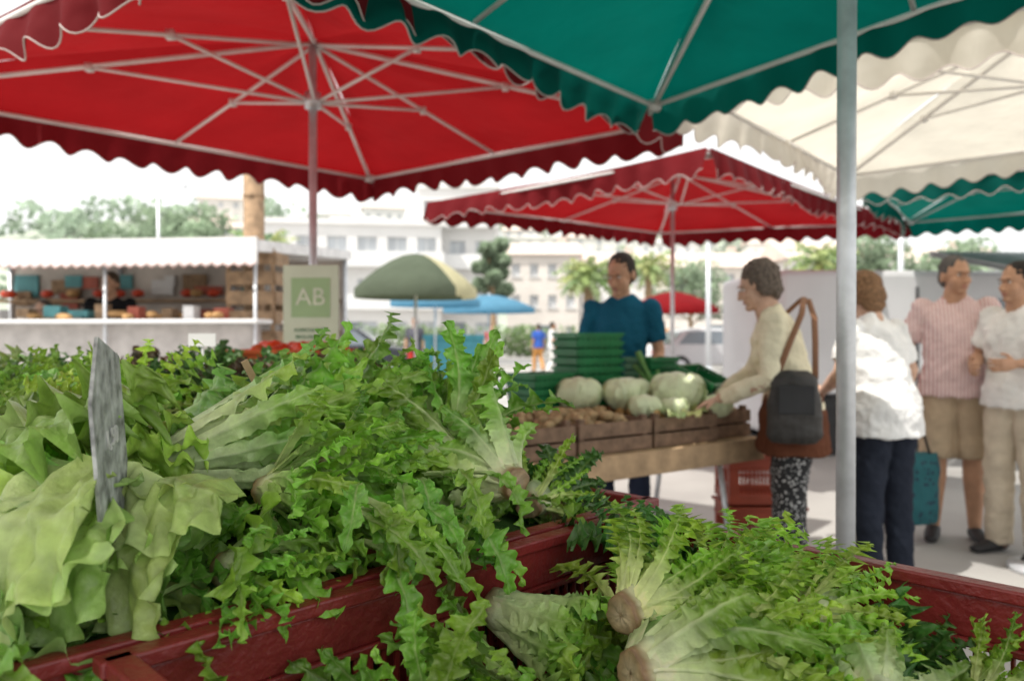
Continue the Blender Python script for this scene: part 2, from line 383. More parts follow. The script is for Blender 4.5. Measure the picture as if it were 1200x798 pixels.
def trestle_table(cx,cy,w,d,z,rz,name,top=None,th=.03):
    e=empty(name,(cx,cy,0),rz);b=MB();n=max(3,round(d/.2))
    for i in range(n):
        b.box((0,-d/2+d/n*(i+.5),z-th/2),(w,d/n-.006,th))
    b.obj('top',top or M['plank'],e,bevel=.004)
    l=MB()
    for sx in(-1,0,1):
        for sy in(-1,1):
            l.tube([(sx*(w/2-.15),sy*(d/2-.05),0),(sx*(w/2-.15),sy*(d/2-.16),z-th)],.014,n=8)
        l.tube([(sx*(w/2-.15),-d/2+.1,z-th-.02),(sx*(w/2-.15),d/2-.1,z-th-.02)],.014,n=8)
        l.tube([(sx*(w/2-.15),-d/2+.08,.25),(sx*(w/2-.15),d/2-.08,.25)],.01,n=8)
    l.obj('legs',M['metal'],e,True);return e
ang=math.atan2(d1[1],d1[0])
cxy=(Pb[0]+d1[0]*.42,Pb[1]+d1[1]*.42)
trestle_table(cxy[0],cxy[1],1.2,1.66,RZ-.285,ang,'display_table')
# ------------------------------------------------------------ foreground lettuces
def mound(pts_fn,name,x0,x1,y0,y1,res,mt):
    nx=int((x1-x0)/res);ny=int((y1-y0)/res);V=[];F=[]
    for i in range(nx+1):
        for j in range(ny+1):
            x=x0+(x1-x0)*i/nx;y=y0+(y1-y0)*j/ny;V.append((x,y,pts_fn(x,y)))
    for i in range(nx):
        for j in range(ny):
            a=i*(ny+1)+j;F.append((a,a+ny+1,a+ny+2,a+1))
    return mesh_obj(name,V,F,mt,None,True)
def toUV(x,y):
    X=x-Pb[0];Y=y-Pb[1];return X*d1[0]+Y*d1[1],X*d2[0]+Y*d2[1]
def fromUV(u,v): return Pb[0]+d1[0]*u+d2[0]*v,Pb[1]+d1[1]*u+d2[1]*v
key=[
 # left pile
 ((.005,1.30,1.0),(-.62,.70,.14),.20,'heart',1,46,dict(splay=40,cf=.5,droop=.15,rootr=.028)),
 ((-.08,1.36,1.01),(-.80,.30,.32),.28,'escarole',81,30,dict(splay=42,cf=.6)),
 ((-.12,1.42,1.04),(.25,.35,.75),.26,'escarole',82,22,dict(splay=30,cf=.5)),
 ((.03,1.44,.93),(.3,.6,.15),.15,'frisee',2,34,dict(cf=.6)),
 ((.08,1.50,.91),(-.1,.6,.2),.14,'oak',3,22,{}),
 ((-.56,1.17,1.05),(.75,.50,.16),.32,'romaine',5,30,dict(splay=24,cf=.3,droop=.15,wf=.55,ruf=.4,lobe=.35,palelen=.72)),
 ((-.50,1.34,1.05),(.8,.45,.28),.34,'escarole',55,24,dict(splay=30,cf=.5)),
 ((-.36,1.45,1.06),(.8,.25,.30),.29,'escarole',4,28,dict(splay=42,cf=.6)),
 ((-.38,1.18,1.01),(.85,-.30,.10),.27,'escarole',6,30,dict(splay=50,cf=.8,droop=.5)),
 ((-.30,1.24,1.03),(.75,-.1,.12),.22,'escarole',66,26,dict(splay=50,cf=.8,droop=.5)),
 ((-.82,1.06,1.02),(.93,-.12,-.02),.36,'batavia',7,24,dict(splay=32,cf=.4,droop=.25)),
 ((-.74,1.20,1.02),(.9,-.15,.02),.32,'batavia',8,24,dict(splay=30,cf=.4,droop=.25)),
 ((-.74,.90,.985),(.97,.02,-.02),.34,'butter',19,20,dict(splay=26,cf=.35,droop=.25)),
 ((-.62,1.00,1.00),(.95,-.05,-.02),.28,'butter',20,16,dict(splay=26,cf=.5,droop=.4)),
 ((-.85,1.35,1.04),(.85,-.1,.08),.32,'escarole',18,28,dict(splay=34,cf=.5)),
 ((-.70,1.45,1.02),(.8,.2,.10),.26,'batavia',10,24,dict(cf=.6,splay=34,droop=.3)),
 ((-.20,1.62,1.02),(-.2,.6,.45),.25,'escarole',9,28,{}),
 ((-.80,1.65,1.03),(-.3,.3,.5),.26,'frisee',11,34,{}),
 ((-.42,1.70,1.05),(.1,.5,.4),.25,'escarole',16,28,{}),
 ((-.38,1.02,.94),(.8,-.35,-.05),.18,'escarole',17,26,dict(splay=45,cf=.7,droop=.4)),
 # crate B
 ((-.03,1.13,.85),(.62,-.35,-.14),.18,'heart',21,40,dict(splay=22,rootr=.027,cf=.2,droop=.02,palelen=.85)),
 ((.150,1.03,.875),(.72,.60,.04),.19,'frisee',22,84,dict(splay=50,rootr=.028,cf=.7,droop=.35,wf=1.25,stem=.7)),
 ((.158,1.035,.872),(.72,.60,.04),.11,'heart',122,30,dict(splay=34,rootr=.026,cf=.3,droop=.1,root=False,palelen=.8)),
 ((.28,1.12,.87),(.80,.20,.12),.20,'frisee',72,70,dict(splay=60,cf=.9,droop=.45)),
 ((.40,1.06,.86),(.80,.10,.08),.16,'frisee',73,60,dict(splay=60,cf=.9,droop=.45)),
 ((.150,.94,.835),(.80,.42,.0),.19,'heart',23,60,dict(splay=42,rootr=.030,cf=.6,droop=.25,palelen=.5)),
 ((.27,.97,.85),(.8,.2,.05),.18,'frisee',123,56,dict(splay=55,cf=.8,droop=.3)),
 ((.42,.87,.81),(.30,.66,.0),.14,'heart',24,50,dict(splay=36,rootr=.032,cf=.4,palelen=.7)),
 ((.56,.95,.78),(.5,.5,.05),.14,'frisee',124,40,dict(cf=.8)),
 ((.20,1.30,.85),(.3,.1,.5),.16,'oak',25,26,{}),
 ((.02,1.02,.76),(-.4,-.3,.15),.24,'escarole',26,28,dict(cf=.5)),
 ((-.10,.92,.75),(-.2,-.4,.25),.22,'escarole',27,30,dict(cf=.6)),
 ((.50,1.02,.76),(.5,.0,.2),.16,'oak',28,26,{}),
 ((.36,1.16,.79),(.6,.25,.15),.18,'frisee',29,40,dict(cf=.6)),
 ((.60,.80,.72),(.6,-.1,.2),.22,'escarole',30,26,{}),
 ((.30,.82,.75),(.3,-.4,.1),.20,'escarole',31,28,{}),
 ((-.25,.86,.75),(-.6,-.4,.2),.22,'escarole',32,28,{}),
]
for b_,ax,sz,kd,sd_,N,kw in key:
    lettuce(b_,ax,sz,kd,sd_,N,**kw)
fl=Leaves();r=hashrng(99)
for i in range(300):
    u=r.uniform(-.1,1.02);v=r.uniform(-.75,-.04);x,y=fromUV(u,v)
    z=RZ-.02+.08*min(1,abs(v)/.3)+r.uniform(-.04,.02)
    a=r.uniform(0,6.28)
    fl.leaf((x,y,z),(math.cos(a),math.sin(a),r.uniform(0,.3)),(0,0,1),r.uniform(.10,.18),r.uniform(.014,.03),r,curl=r.uniform(-1.2,-.3),lobe=.6,ruf=.35,nt=34,ns=9,green=(.16,.35,.04),pale=(.5,.6,.28))
for i in range(330):
    u=r.uniform(.04,.86);v=r.uniform(.05,.72);x,y=fromUV(u,v)
    a=r.uniform(0,6.28)
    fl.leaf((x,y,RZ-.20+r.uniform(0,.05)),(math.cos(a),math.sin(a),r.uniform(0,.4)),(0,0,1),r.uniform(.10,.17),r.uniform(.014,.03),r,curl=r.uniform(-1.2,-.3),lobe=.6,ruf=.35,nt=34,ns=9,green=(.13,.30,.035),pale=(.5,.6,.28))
for i in range(24):
    u=r.uniform(.34,.60);x,y=fromUV(u,-.05+r.uniform(-.05,.02))
    fl.leaf((x,y,RZ+.07+r.uniform(-.03,.05)),(d2[0]+r.uniform(-.7,.4),d2[1]+r.uniform(-.4,.4),r.uniform(-.1,.3)),(0,0,1),r.uniform(.13,.20),r.uniform(.020,.032),r,curl=r.uniform(-1.9,-1.1),lobe=.6,nl=5,ruf=.3,green=(.19,.40,.045),palelen=.3,nt=54,ns=13)
fl.obj('loose_lettuce_leaves',M['leaf'])
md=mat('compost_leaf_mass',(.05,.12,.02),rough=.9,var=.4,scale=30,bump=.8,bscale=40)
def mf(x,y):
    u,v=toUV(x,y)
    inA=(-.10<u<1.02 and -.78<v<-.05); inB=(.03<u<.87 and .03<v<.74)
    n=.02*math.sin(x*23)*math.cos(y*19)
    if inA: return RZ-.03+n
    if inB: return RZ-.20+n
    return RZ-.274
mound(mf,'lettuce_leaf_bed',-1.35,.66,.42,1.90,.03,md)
# tiers behind
tt=Leaves();r=hashrng(5)
trestle_table(-1.3,2.55,2.3,1.2,.86,.12,'back_display_table')
for (x,y,k) in [(-1.15,1.98,'frisee'),(-1.45,2.0,'frisee'),(-1.3,2.25,'escarole'),(-1.6,2.3,'batavia'),(-1.0,1.75,'batavia'),(-1.25,1.72,'frisee'),
                (-.95,2.15,'oak'),(-.68,2.05,'oak'),(-.8,2.35,'redoak'),(-1.05,2.5,'oak'),(-.55,2.3,'oak'),(-.5,2.55,'oak'),(-.85,2.7,'oak'),(-1.3,2.7,'redoak'),(-1.6,2.75,'oak'),(-1.15,2.95,'oak'),(-.7,2.9,'redoak'),(-1.9,2.7,'oak'),(-1.8,2.4,'frisee'),(-.4,2.1,'redoak'),(-.3,1.9,'oak'),(-1.0,2.3,'redoak')]:
    z=.985+.05*(y-1.7)+r.uniform(-.02,.02)
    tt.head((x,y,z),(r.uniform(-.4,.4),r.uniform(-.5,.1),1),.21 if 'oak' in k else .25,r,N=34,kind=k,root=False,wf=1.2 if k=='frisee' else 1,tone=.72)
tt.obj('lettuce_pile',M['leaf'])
for i,(x,y) in enumerate([(-.62,2.2),(-1.2,2.15),(-1.75,2.25),(-.62,2.72),(-1.2,2.75),(-1.8,2.75)]):
    b=MB()
    for sx in(-1,1):
        for k in range(3):
            b.box((sx*.26,0,.885+.06*k),(.012,.44,.05));b.box((0,sx*.21,.885+.06*k),(.508,.012,.05))
    b.box((0,0,.87),(.5,.4,.01));
    for sx in(-1,1):
        for sy in(-1,1): b.box((sx*.243,sy*.193,.95),(.02,.02,.18))
    b.obj('wooden_crate',M['crate_wood'],None,loc=(x,y,0),rz=.12,bevel=.002)
b=MB();r=random.Random(3)
for i in range(80): b.ell((r.uniform(-.2,.2),r.uniform(-.13,.13),1.13+r.uniform(0,.07)),(.035,.035,.03),r.choice([0,0,1]),nu=10,nv=7)
M['orangepl']=mat('orange_plastic',(.5,.09,.02),rough=.5)
plastic_crate((-.66,3.5),(-1,0),.5,(0,-1),.35,1.19,.2,m=M['orangepl'])
b.obj('tomatoes',[M['tomato'],M['orangepl']],None,True,loc=(-.91,3.33,.0))
trestle_table(-.95,3.35,1.5,.6,.98,0,'tomato_table')
# price tags
def text(name,body,size,loc,rot,m,parent=None,ext=.001):
    cu=bpy.data.curves.new(name,'FONT');cu.body=body;cu.size=size;cu.extrude=ext;cu.align_x='CENTER';cu.align_y='CENTER'
    o=bpy.data.objects.new(name,cu);C.objects.link(o);o.location=loc;o.rotation_euler=rot;cu.materials.append(m)
    if parent:o.parent=parent
    return o
M['chalk']=mat('chalk',(.55,.56,.54),rough=.9)
e=empty('price_tag',(-.470,.90,1.10))
e.rotation_euler=(rad(-3),rad(-4),rad(104))
b=MB()
b.add([(-.065,-.002,-.06),(.065,-.002,-.14),(.065,-.002,.12),(-.02,-.002,.15),(-.065,-.002,.08)]+[(-.065,.002,-.06),(.065,.002,-.14),(.065,.002,.12),(-.02,.002,.15),(-.065,.002,.08)],[(0,1,2,3,4),(9,8,7,6,5)]+[(i,i+5,(i+1)%5+5,(i+1)%5) for i in range(5)]);b.box((.055,0,-.17),(.008,.004,.10));b.obj('slate',M['slate'],e)
text('chalk_text','1,50',.03,(0,-.0032,.03),(rad(90),0,0),M['chalk'],e)
e=empty('price_tag',(-.96,2.38,1.235));b=MB();b.box((0,0,0),(.085,.004,.04));b.box((0,.003,-.08),(.008,.004,.12));b.obj('card',M['white'],e)
e=empty('price_tag',(-.46,1.37,1.17));e.rotation_euler=(rad(10),rad(-28),rad(30));b=MB();b.box((0,0,0),(.012,.004,.08));b.obj('stake',M['plank'],e)
# organic sign
e=empty('organic_sign',(-1.02,3.90,1.40),rad(-3))
b=MB();b.box((0,0,0),(.285,.012,.41),0);b.box((0,-.008,.04),(.20,.004,.20),1);b.obj('board',[mat('sign_board',(.60,.70,.55),var=.04),mat('sign_green',(.34,.52,.28),var=.05)],e,bevel=.003)
text('ab_letters','AB',.125,(0,-.012,.04),(rad(90),0,0),mat('sign_letters',(.68,.76,.62)),e)
text('small_text','AGRICULTURE',.026,(0,-.0075,-.125),(rad(90),0,0),M['greenplastic'],e);text('small_text_2','BIOLOGIQUE',.026,(0,-.0075,-.16),(rad(90),0,0),M['greenplastic'],e)
# ------------------------------------------------------------ market table stall
A=Vector((.14,3.2,0));ev=Vector((.82,.572,0));gv=Vector((-.572,.82,0));ta=math.atan2(.572,.82)
def TL(u,v,z): return A+ev*u+gv*v+Vector((0,0,z))
tc=TL(.3,.34,0)
e=trestle_table(tc.x,tc.y,2.2,.70,.72,ta,'market_table')
b=MB();b.box((0,-.362,.665),(2.2,.022,.11));b.obj('front_board',M['plank'],e,bevel=.003)
def wood_crate(u,v,w=.44,d=.56,h=.15,z=.72,fill=None):
    c=TL(u,v,0);b=MB()
    for k in range(2):
        zz=z+.035+.072*k
        for s in(-1,1):
            b.box((0,s*(d/2-.006),zz),(w,.012,.062));b.box((s*(w/2-.006),0,zz),(.012,d-.026,.062))
    for sx in(-1,1):
        for sy in(-1,1): b.box((sx*(w/2-.03),sy*(d/2-.03),z+h/2),(.03,.03,h+.02))
    b.box((0,0,z+.006),(w-.03,d-.03,.008))
    o=b.obj('wooden_crate',M['crate_wood'],None,loc=c,rz=ta,bevel=.002)
    if fill:
        g=MB();rr=random.Random(int(u*100))
        for i in range(170):
            R=Matrix.Rotation(rr.uniform(0,3),3,'Z')
            g.ell((rr.uniform(-w/2+.05,w/2-.05),rr.uniform(-d/2+.06,d/2-.06),z+.09+rr.uniform(0,.07)),(rr.uniform(.022,.038),.022,.022),0,R,10,7)
        g.obj(fill[0],fill[1],None,True,loc=c,rz=ta)
wood_crate(-.5,.3,fill=('beetroots',M['beet']));wood_crate(-.04,.3,fill=('potatoes',M['potato']));wood_crate(.42,.3,fill=('potatoes',M['potato']));wood_crate(.88,.3,fill=('onions',M['bread']));wood_crate(1.26,.34,w=.30,fill=('potatoes',M['potato']))
cc=mat('cabbage_core',(.78,.83,.62))
M['cableaf']=leaf_mat('cabbage_leaf',tf=.12,rough=.45,bscale=60,spec=.3,bd=.001,lo=.94,hi=1.05)
def cabbage(c,r_,seed,green=(.82,.86,.64)):
    l=Leaves();rg=hashrng(seed);c=np.array(c)
    for i in range(16):
        ph=i*2.4;fr=i/16;ra=np.array([math.cos(ph),math.sin(ph),0])
        rr=r_*(.90+.13*fr)
        L=rr*math.pi*.92
        l.leaf(c+np.array([0,0,-rr*.95])+ra*rr*.2,ra*.95+np.array([0,0,.1]),np.array([0,0,1.]),L,rr*1.15,rg,a0=.1,curl=3.1,lobe=.02,ruf=.012,rf=3,cup=.48,stem=.8,green=green,pale=(.90,.92,.80),palelen=.6,nt=26,ns=15,blis=.004,ribk=.5)
    l.Cc=[np.clip(np.array([.78,.86,.58])*(c_[:,1:2]/np.mean(c_[:,1]))**.35*(.90+.12*rg.random()),0,.92) for c_ in l.Cc]
    o=l.obj('cabbage',M['cableaf'],origin=tuple(c));
    g=MB();g.ell((0,0,0),(r_*.92,r_*.92,r_*.94),nu=24,nv=16);g.obj('core',cc,o,True)
for (u,v,z,r_,s) in[(.76,.34,.955,.085,1),(1.0,.20,.965,.105,2),(.56,.46,.955,.09,3),(.72,.15,.905,.06,4),(.93,.48,.94,.09,5),(1.14,.06,.895,.06,6),(.86,.09,.895,.055,7)]:
    cabbage(TL(u,v,z),r_,s)
l=Leaves();r=hashrng(44)
for i in range(8):
    p=TL(r.uniform(.75,1.15),r.uniform(.0,.15),.875);a=r.uniform(0,6.28)
    l.leaf(p,(math.cos(a),math.sin(a),.15),(0,0,1),.12,.05,r,curl=-.4,lobe=.05,green=(.50,.66,.30))
l.obj('loose_cabbage_leaves',M['leaf'])
def basket(c,w,d,h,rz,n=1,step=.055,tilt=0,name='green_basket'):
    e=empty(name,c,rz);e.rotation_euler=(tilt,0,rz)
    b=MB()
    for k in range(n):
        z0=k*step
        for s in(-1,1):
            for j in range(4):
                zz=z0+.012+j*(h-.02)/3.2;f=.86+.14*j/3
                b.box((0,s*d/2*f,zz),(w*f,.006,.012));b.box((s*w/2*f,0,zz),(.006,d*f-.004,.012))
            for j in range(9):
                t=-1+2*j/8
                b.tube([(t*w/2*.86,s*d/2*.86,z0),(t*w/2,s*d/2,z0+h)],.004,n=5);b.tube([(s*w/2*.86,t*d/2*.86,z0),(s*w/2,t*d/2,z0+h)],.004,n=5)
            b.box((0,s*d/2,z0+h),(w+.02,.016,.012));b.box((s*w/2,0,z0+h+.0005),(.016,d-.012,.012))
            b.box((0,s*d/2*.93,z0+h*.5),(w*.9,.003,h*.8));b.box((s*w/2*.93,0,z0+h*.5),(.003,d*.9,h*.8))
        b.box((0,0,z0+.004),(w*.86,d*.86,.006))
    b.obj('baskets',M['greenplastic'],e)
basket(TL(.76,.62,.87),.29,.23,.11,ta-.1,7,.046)
basket(TL(.44,.62,.87),.27,.22,.10,ta+.1,3,.04)
basket(TL(1.22,.26,.93),.26,.22,.12,ta+.3,1,.05,tilt=rad(25))
basket(TL(1.20,.58,.90),.22,.2,.1,ta,4,.04)
b=MB();rr=random.Random(8)
for i in range(9):
    p=TL(1.12+rr.uniform(-.05,.05),.42,.95);q=p+Vector((rr.uniform(-.12,.0),.1,rr.uniform(.1,.2)));b.tube([p,p.lerp(q,.5),q+Vector((0,0,.01))],[.012,.012,(.02,.003)],0,8)
b.obj('leeks',mat('leek_green',(.12,.28,.08)),None,True)
for k in range(2): plastic_crate((1.62,4.55),(-1,0),.42,(0,-1),.32,.30+.29*k,.28,m=mat('brick_plastic%d'%k,(.33,.06,.03),rough=.5))
# ------------------------------------------------------------ people
M['eye']=mat('eye_white',(.70,.68,.65),rough=.2);M['iris']=mat('eye_iris',(.04,.025,.015),rough=.1);M['lip']=mat('lips',(.42,.18,.14),rough=.4)
def skin_m(n,c): return mat('skin_'+n,c,rough=.5,var=.16,scale=14,bump=.2,bscale=120)
SK=skin_m('tan',(.48,.27,.17));SK2=skin_m('light',(.58,.36,.26))
def person(name,loc,yaw,H=1.7,skin=SK,hair=(.05,.035,.03),shirt=None,pants=None,shoe=None,lean=0,arms=None,legs=None,head=(0,0),
           sleeve='short',leg='long',fat=1.0,longshirt=0,hairstyle='short',vox=.006,female=False,hands=None,belly=0,hips=None):
    s=H/1.7
    e=empty(name,loc,yaw);e.scale=(s,s,s)
    piv=Vector((0,0,.95))
    def T(p,k=1.0): return Matrix.Rotation(lean*k,3,'X')@(Vector(p)-piv)+piv
    sw=.165 if female else .185
    f=fat
    L=legs or dict(l=((.10,-.02,.49),(.11,.0,.08)),r=((-.10,-.02,.49),(-.11,.0,.08)))
    Sh={'l':T((sw-.015,0,1.385)),'r':T((-sw+.015,0,1.385))}
    A_=arms or {}
    def default(sd):
        x=1 if sd=='l' else -1
        return (Sh[sd]+Vector((x*.05,.02,-.28)),Sh[sd]+Vector((x*.06,-.05,-.53)))
    sk=MB();hd=MB();sh=MB()
    neck0=T((0,.0,1.43));neck1=T((0,-.015,1.50));
    hc=T((0,-.03,1.585))
    RH=Matrix.Rotation(head[0],3,'Z')@Matrix.Rotation(lean*.5+head[1],3,'X')
    E=lambda c,r,b=hd,m=0:b.ell(hc+RH@Vector(c),r,m,RH)
    E((0,.012,.022),(.074,.092,.095));E((0,-.03,-.045),(.056,.062,.070));E((0,-.068,-.094),(.026,.024,.02));E((.03,-.055,-.03),(.028,.03,.03));E((-.03,-.055,-.03),(.028,.03,.03))
    E((0,-.093,-.022),(.011,.018,.022));E((0,-.103,-.036),(.016,.015,.011));E((0,-.078,.022),(.045,.014,.012))
    for x in(-1,1): E((x*.076,.012,-.012),(.009,.02,.032))
    hd.tube([neck0+Vector((0,.01,-.04)),neck1,hc+Vector((0,.015,-.05))],[.068*f,.054*f,.052],n=14)
    o=hd.obj('head',skin,e);remesh(o,.0045,2)
    fm=MB()
    for x in(-1,1):
        E((x*.030,-.082,.002),(.012,.008,.006),fm,0);E((x*.030,-.0885,.002),(.0055,.004,.005),fm,1);E((x*.031,-.090,.021),(.016,.004,.003),fm,3)
    E((0,-.090,-.063),(.020,.006,.004),fm,2);E((0,-.088,-.069),(.016,.006,.004),fm,2)
    hm=mat('hair_'+name,hair,rough=.75,var=.4,scale=60,bump=.8,bscale=120)
    fm.obj('face',[M['eye'],M['iris'],M['lip'],hm],e,True)
    h=MB()
    if hairstyle!='bald':
        E((0,.024,.038),(.080,.092,.090),h);E((0,.047,-.015),(.074,.064,.066),h)
        for x in(-1,1): E((x*.062,.028,.012),(.017,.040,.045),h)
        if hairstyle in('curly','bob'):
            E((0,.03,.045),(.094,.10,.095),h);E((0,.06,-.02),(.088,.06,.08),h)
            for x in(-1,1):E((x*.072,.02,.0),(.022,.05,.062),h)
        if hairstyle=='bob': E((0,.045,-.06),(.08,.05,.07),h)
        o=h.obj('hair',hm,e);remesh(o,.006,1,.026 if hairstyle=='curly' else .012,.022)
    else:
        E((0,.05,-.01),(.078,.062,.05),h);o=h.obj('hair',hm,e);remesh(o,.006,1,.006,.02)
    lw=.018 if longshirt else .008
    tp=[((0,.0,.86-longshirt),(.180*f+lw,.135*f+lw)),((0,.0,.95),(.176*f+lw*.5,.132*f+belly*.5+lw*.5)),((0,-belly*.6,1.07),(.150*f,.112*f+belly)),((0,-.01-belly*.3,1.20),(.160*f,.118*f+belly*.5)),((0,-.005,1.31),(.172*f,.115*f)),((0,.005,1.385),(sw*.93,.085*f)),((0,.005,1.43),(sw*.55,.066)),((0,.0,1.462),(.070,.062))]
    sh.tube([T(p,min(1,max(0,(p[2]-.9)/.25))) for p,_ in tp],[q for _,q in tp],side=(1,0,0),n=24)
    if female:
        for x in(-1,1): sh.ell(T((x*.075,-.085,1.24)),(.07,.055,.065))
    for sd in'lr':
        x=1 if sd=='l' else -1
        S=Sh[sd];Eb,W=[Vector(q) for q in A_.get(sd,default(sd))]
        sk.tube([S,S.lerp(Eb,.3),Eb.lerp(S,.08),Eb.lerp(W,.08),Eb.lerp(W,.35),W],[.044*f,.044*f,.038*f,.038*f,.037*f,.0245],n=14,round_=True)
        hx=(hands or {}).get(sd,{})
        dd=Vector(hx.get('d',(W-Eb))).normalized();nn=Vector(hx.get('n',(-x,0,0)));nn=(nn-dd*nn.dot(dd)).normalized();si=dd.cross(nn)*hx.get('flip',1)
        if 'd' not in hx and si.y>0: si=-si
        curl=hx.get('curl',.45)
        sk.tube([W,W+dd*.02,W+dd*.055,W+dd*.09],[(.022,.017),(.030,.016),(.038,.015),(.038,.012)],side=si,n=12,round_=True)
        for k,(off,ln) in enumerate(((.029,.070),(.010,.079),(-.010,.073),(-.028,.057))):
            p=W+dd*.088+si*off;a=0;pts=[p-dd*.02,p];
            for j,fr in enumerate((.45,.3,.25)):
                a+=curl*(.7+.5*j);p=p+(dd*math.cos(a)+nn*math.sin(a)+si*off*1.5).normalized()*ln*fr;pts.append(p)
            sk.tube(pts,[.0092,.009,.0085,.0078,.0068],n=8,round_=True)
        p=W+dd*.028+si*.026;q=p+(dd*.6+si*.75+nn*.25).normalized()*.036;r_=q+(dd*.85+si*.3+nn*.4).normalized()*.028
        sk.tube([p-si*.012,p,q,r_],[.012,.012,.0098,.008],n=8,round_=True)
        sh.ell(S,(.060*f,.060*f,.058*f))
        if sleeve=='short':
            q=S.lerp(Eb,.72);sh.tube([S+Vector((-x*.03,0,.0)),S.lerp(Eb,.15),q],[.060*f,.062*f,.057*f],n=16)
        else:
            sh.tube([S+Vector((-x*.03,0,0)),S.lerp(Eb,.2),Eb,Eb.lerp(W,.5),Eb.lerp(W,.93)],[.062*f,.062*f,.052*f,.047*f,.036],n=16)
    o=sk.obj('arms',skin,e);remesh(o,.004,1)
    o=sh.obj('shirt',shirt,e);remesh(o,vox+.002,3,.034,.085)
    pm=MB();lm=MB();sm=MB()
    pm.ell((0,.005,.93),(.156*f,.116*f,.12))
    for sd in'lr':
        x=1 if sd=='l' else -1
        K,An=[Vector(q) for q in L[sd]];Hp=Vector((x*.078,0,.90))
        if leg=='long':
            pm.tube([Hp,Hp.lerp(K,.3),K,K.lerp(An,.4),An+Vector((0,.0,-.03))],[.090*f,.090*f,.070*f,.068*f,.062*f],n=16)
            lm.tube([An+Vector((0,0,.06)),An+Vector((0,0,-.05))],.04,n=12)
        else:
            pm.tube([Hp,Hp.lerp(K,.3),K],[.092*f,.098*f,.088*f],n=16)
            lm.tube([Hp.lerp(K,.7),K,K.lerp(An,.3),K.lerp(An,.7),An,An+Vector((0,0,-.04))],[.07*f,.056*f,.056*f,.042*f,.036,.036],n=14)
        hl=An+Vector((0,.045,-.045));to=An+Vector((x*.035,-.185,-.055))
        sm.tube([hl,An+Vector((0,0,-.03)),An+Vector((x*.015,-.08,-.042)),to],[(.034,.034),(.042,.045),(.045,.030),(.036,.02)],side=(1,0,0),n=14,round_=True)
    o=pm.obj('trousers',pants,e);remesh(o,vox+.003,3,.024,.08)
    o=lm.obj('lower_legs',skin,e,True)
    o=sm.obj('shoes',shoe or M['black'],e);remesh(o,.006,1)
    if hips:
        hb=MB();hb.tube([(0,0,.72),(0,0,.82),(0,.0,.93),(0,0,1.02)],[(.215,.18),(.212,.172),(.208,.162),(.185,.135)],side=(1,0,0),n=22);o=hb.obj('brown_overskirt',hips,e);remesh(o,.009,2,.03,.08)
    return e
cl=lambda n,c,**k:mat('cloth_'+n,c,rough=.9,var=.14,scale=6,bump=.5,bscale=34,spec=.1,**k)
def stripes(name,c1,c2,scale):
    m,nt,b=newmat(name);tc=nt.nodes.new("ShaderNodeTexCoord");w=nt.nodes.new("ShaderNodeTexWave");w.inputs["Scale"].default_value=scale;w.inputs["Distortion"].default_value=.6;w.bands_direction='X'
    nt.links.new(tc.outputs["Object"],w.inputs["Vector"]);r=nt.nodes.new("ShaderNodeValToRGB");r.color_ramp.interpolation='LINEAR'
    r.color_ramp.elements[0].color=(*c1,1);r.color_ramp.elements[1].color=(*c2,1);r.color_ramp.elements[0].position=.3;r.color_ramp.elements[1].position=.6
    nt.links.new(w.outputs["Fac"],r.inputs["Fac"]);nt.links.new(r.outputs["Color"],b.inputs["Base Color"]);b.inputs["Roughness"].default_value=.9;return m
def pattern(name,c1,c2,scale):
    m,nt,b=newmat(name);tc=nt.nodes.new("ShaderNodeTexCoord");w=nt.nodes.new("ShaderNodeTexVoronoi");w.inputs["Scale"].default_value=scale
    nt.links.new(tc.outputs["Object"],w.inputs["Vector"]);r=nt.nodes.new("ShaderNodeValToRGB")
    r.color_ramp.elements[0].color=(*c2,1);r.color_ramp.elements[1].color=(*c1,1);r.color_ramp.elements[0].position=.3;r.color_ramp.elements[1].position=.36
    nt.links.new(w.outputs["Distance"],r.inputs["Fac"]);nt.links.new(r.outputs["Color"],b.inputs["Base Color"]);b.inputs["Roughness"].default_value=.9;return m
person('vendor_man',(.66,4.62,0),rad(-12),1.73,SK,(.03,.022,.018),cl('teal',(.012,.10,.17)),cl('navy',(.03,.04,.07)),
       arms=dict(l=((.22,-.02,1.12),(.16,-.24,.99)),r=((-.22,.0,1.13),(-.24,-.22,.98))),head=(rad(-25),rad(16)),lean=rad(5),fat=.92)
w1=person('woman_in_cream_cardigan',(1.36,3.72,0),rad(-105),1.62,SK2,(.13,.10,.08),cl('cream',(.76,.70,.52)),pattern('patterned_cloth',(.02,.02,.022),(.5,.5,.5),55),
       arms=dict(l=((.24,-.12,1.10),(.10,-.36,.99)),r=((-.22,-.16,1.13),(-.13,-.38,.97))),hands=dict(l=dict(d=(0,-.9,-.35),n=(0,-.3,-1)),r=dict(d=(0,-.9,-.35),n=(0,-.3,-1))),
       lean=rad(13),head=(rad(12),rad(10)),sleeve='long',female=True,hairstyle='curly',fat=1.1,hips=cl('brown',(.12,.045,.025)))
person('woman_in_white_blouse',(1.90,3.90,0),rad(-160),1.58,SK2,(.22,.12,.06),cl('white',(.80,.80,.80)),cl('jeans',(.025,.03,.045)),
       arms=dict(l=((.22,-.10,1.13),(.14,-.32,1.02)),r=((-.24,-.05,1.12),(-.20,-.28,1.0))),lean=rad(12),head=(rad(0),rad(20)),female=True,hairstyle='bob',fat=1.12,longshirt=.06)
person('man_in_striped_shirt',(2.72,4.72,0),rad(-22),1.73,SK,(.11,.10,.095),stripes('striped_cloth',(.80,.70,.68),(.62,.36,.36),16),cl('khaki',(.46,.36,.25)),
       arms=dict(l=((.27,.02,1.14),(.24,-.16,.93)),r=((-.27,.03,1.13),(-.29,-.08,.88))),head=(rad(25),rad(4)),leg='short',fat=1.1,belly=.03,hairstyle='short')
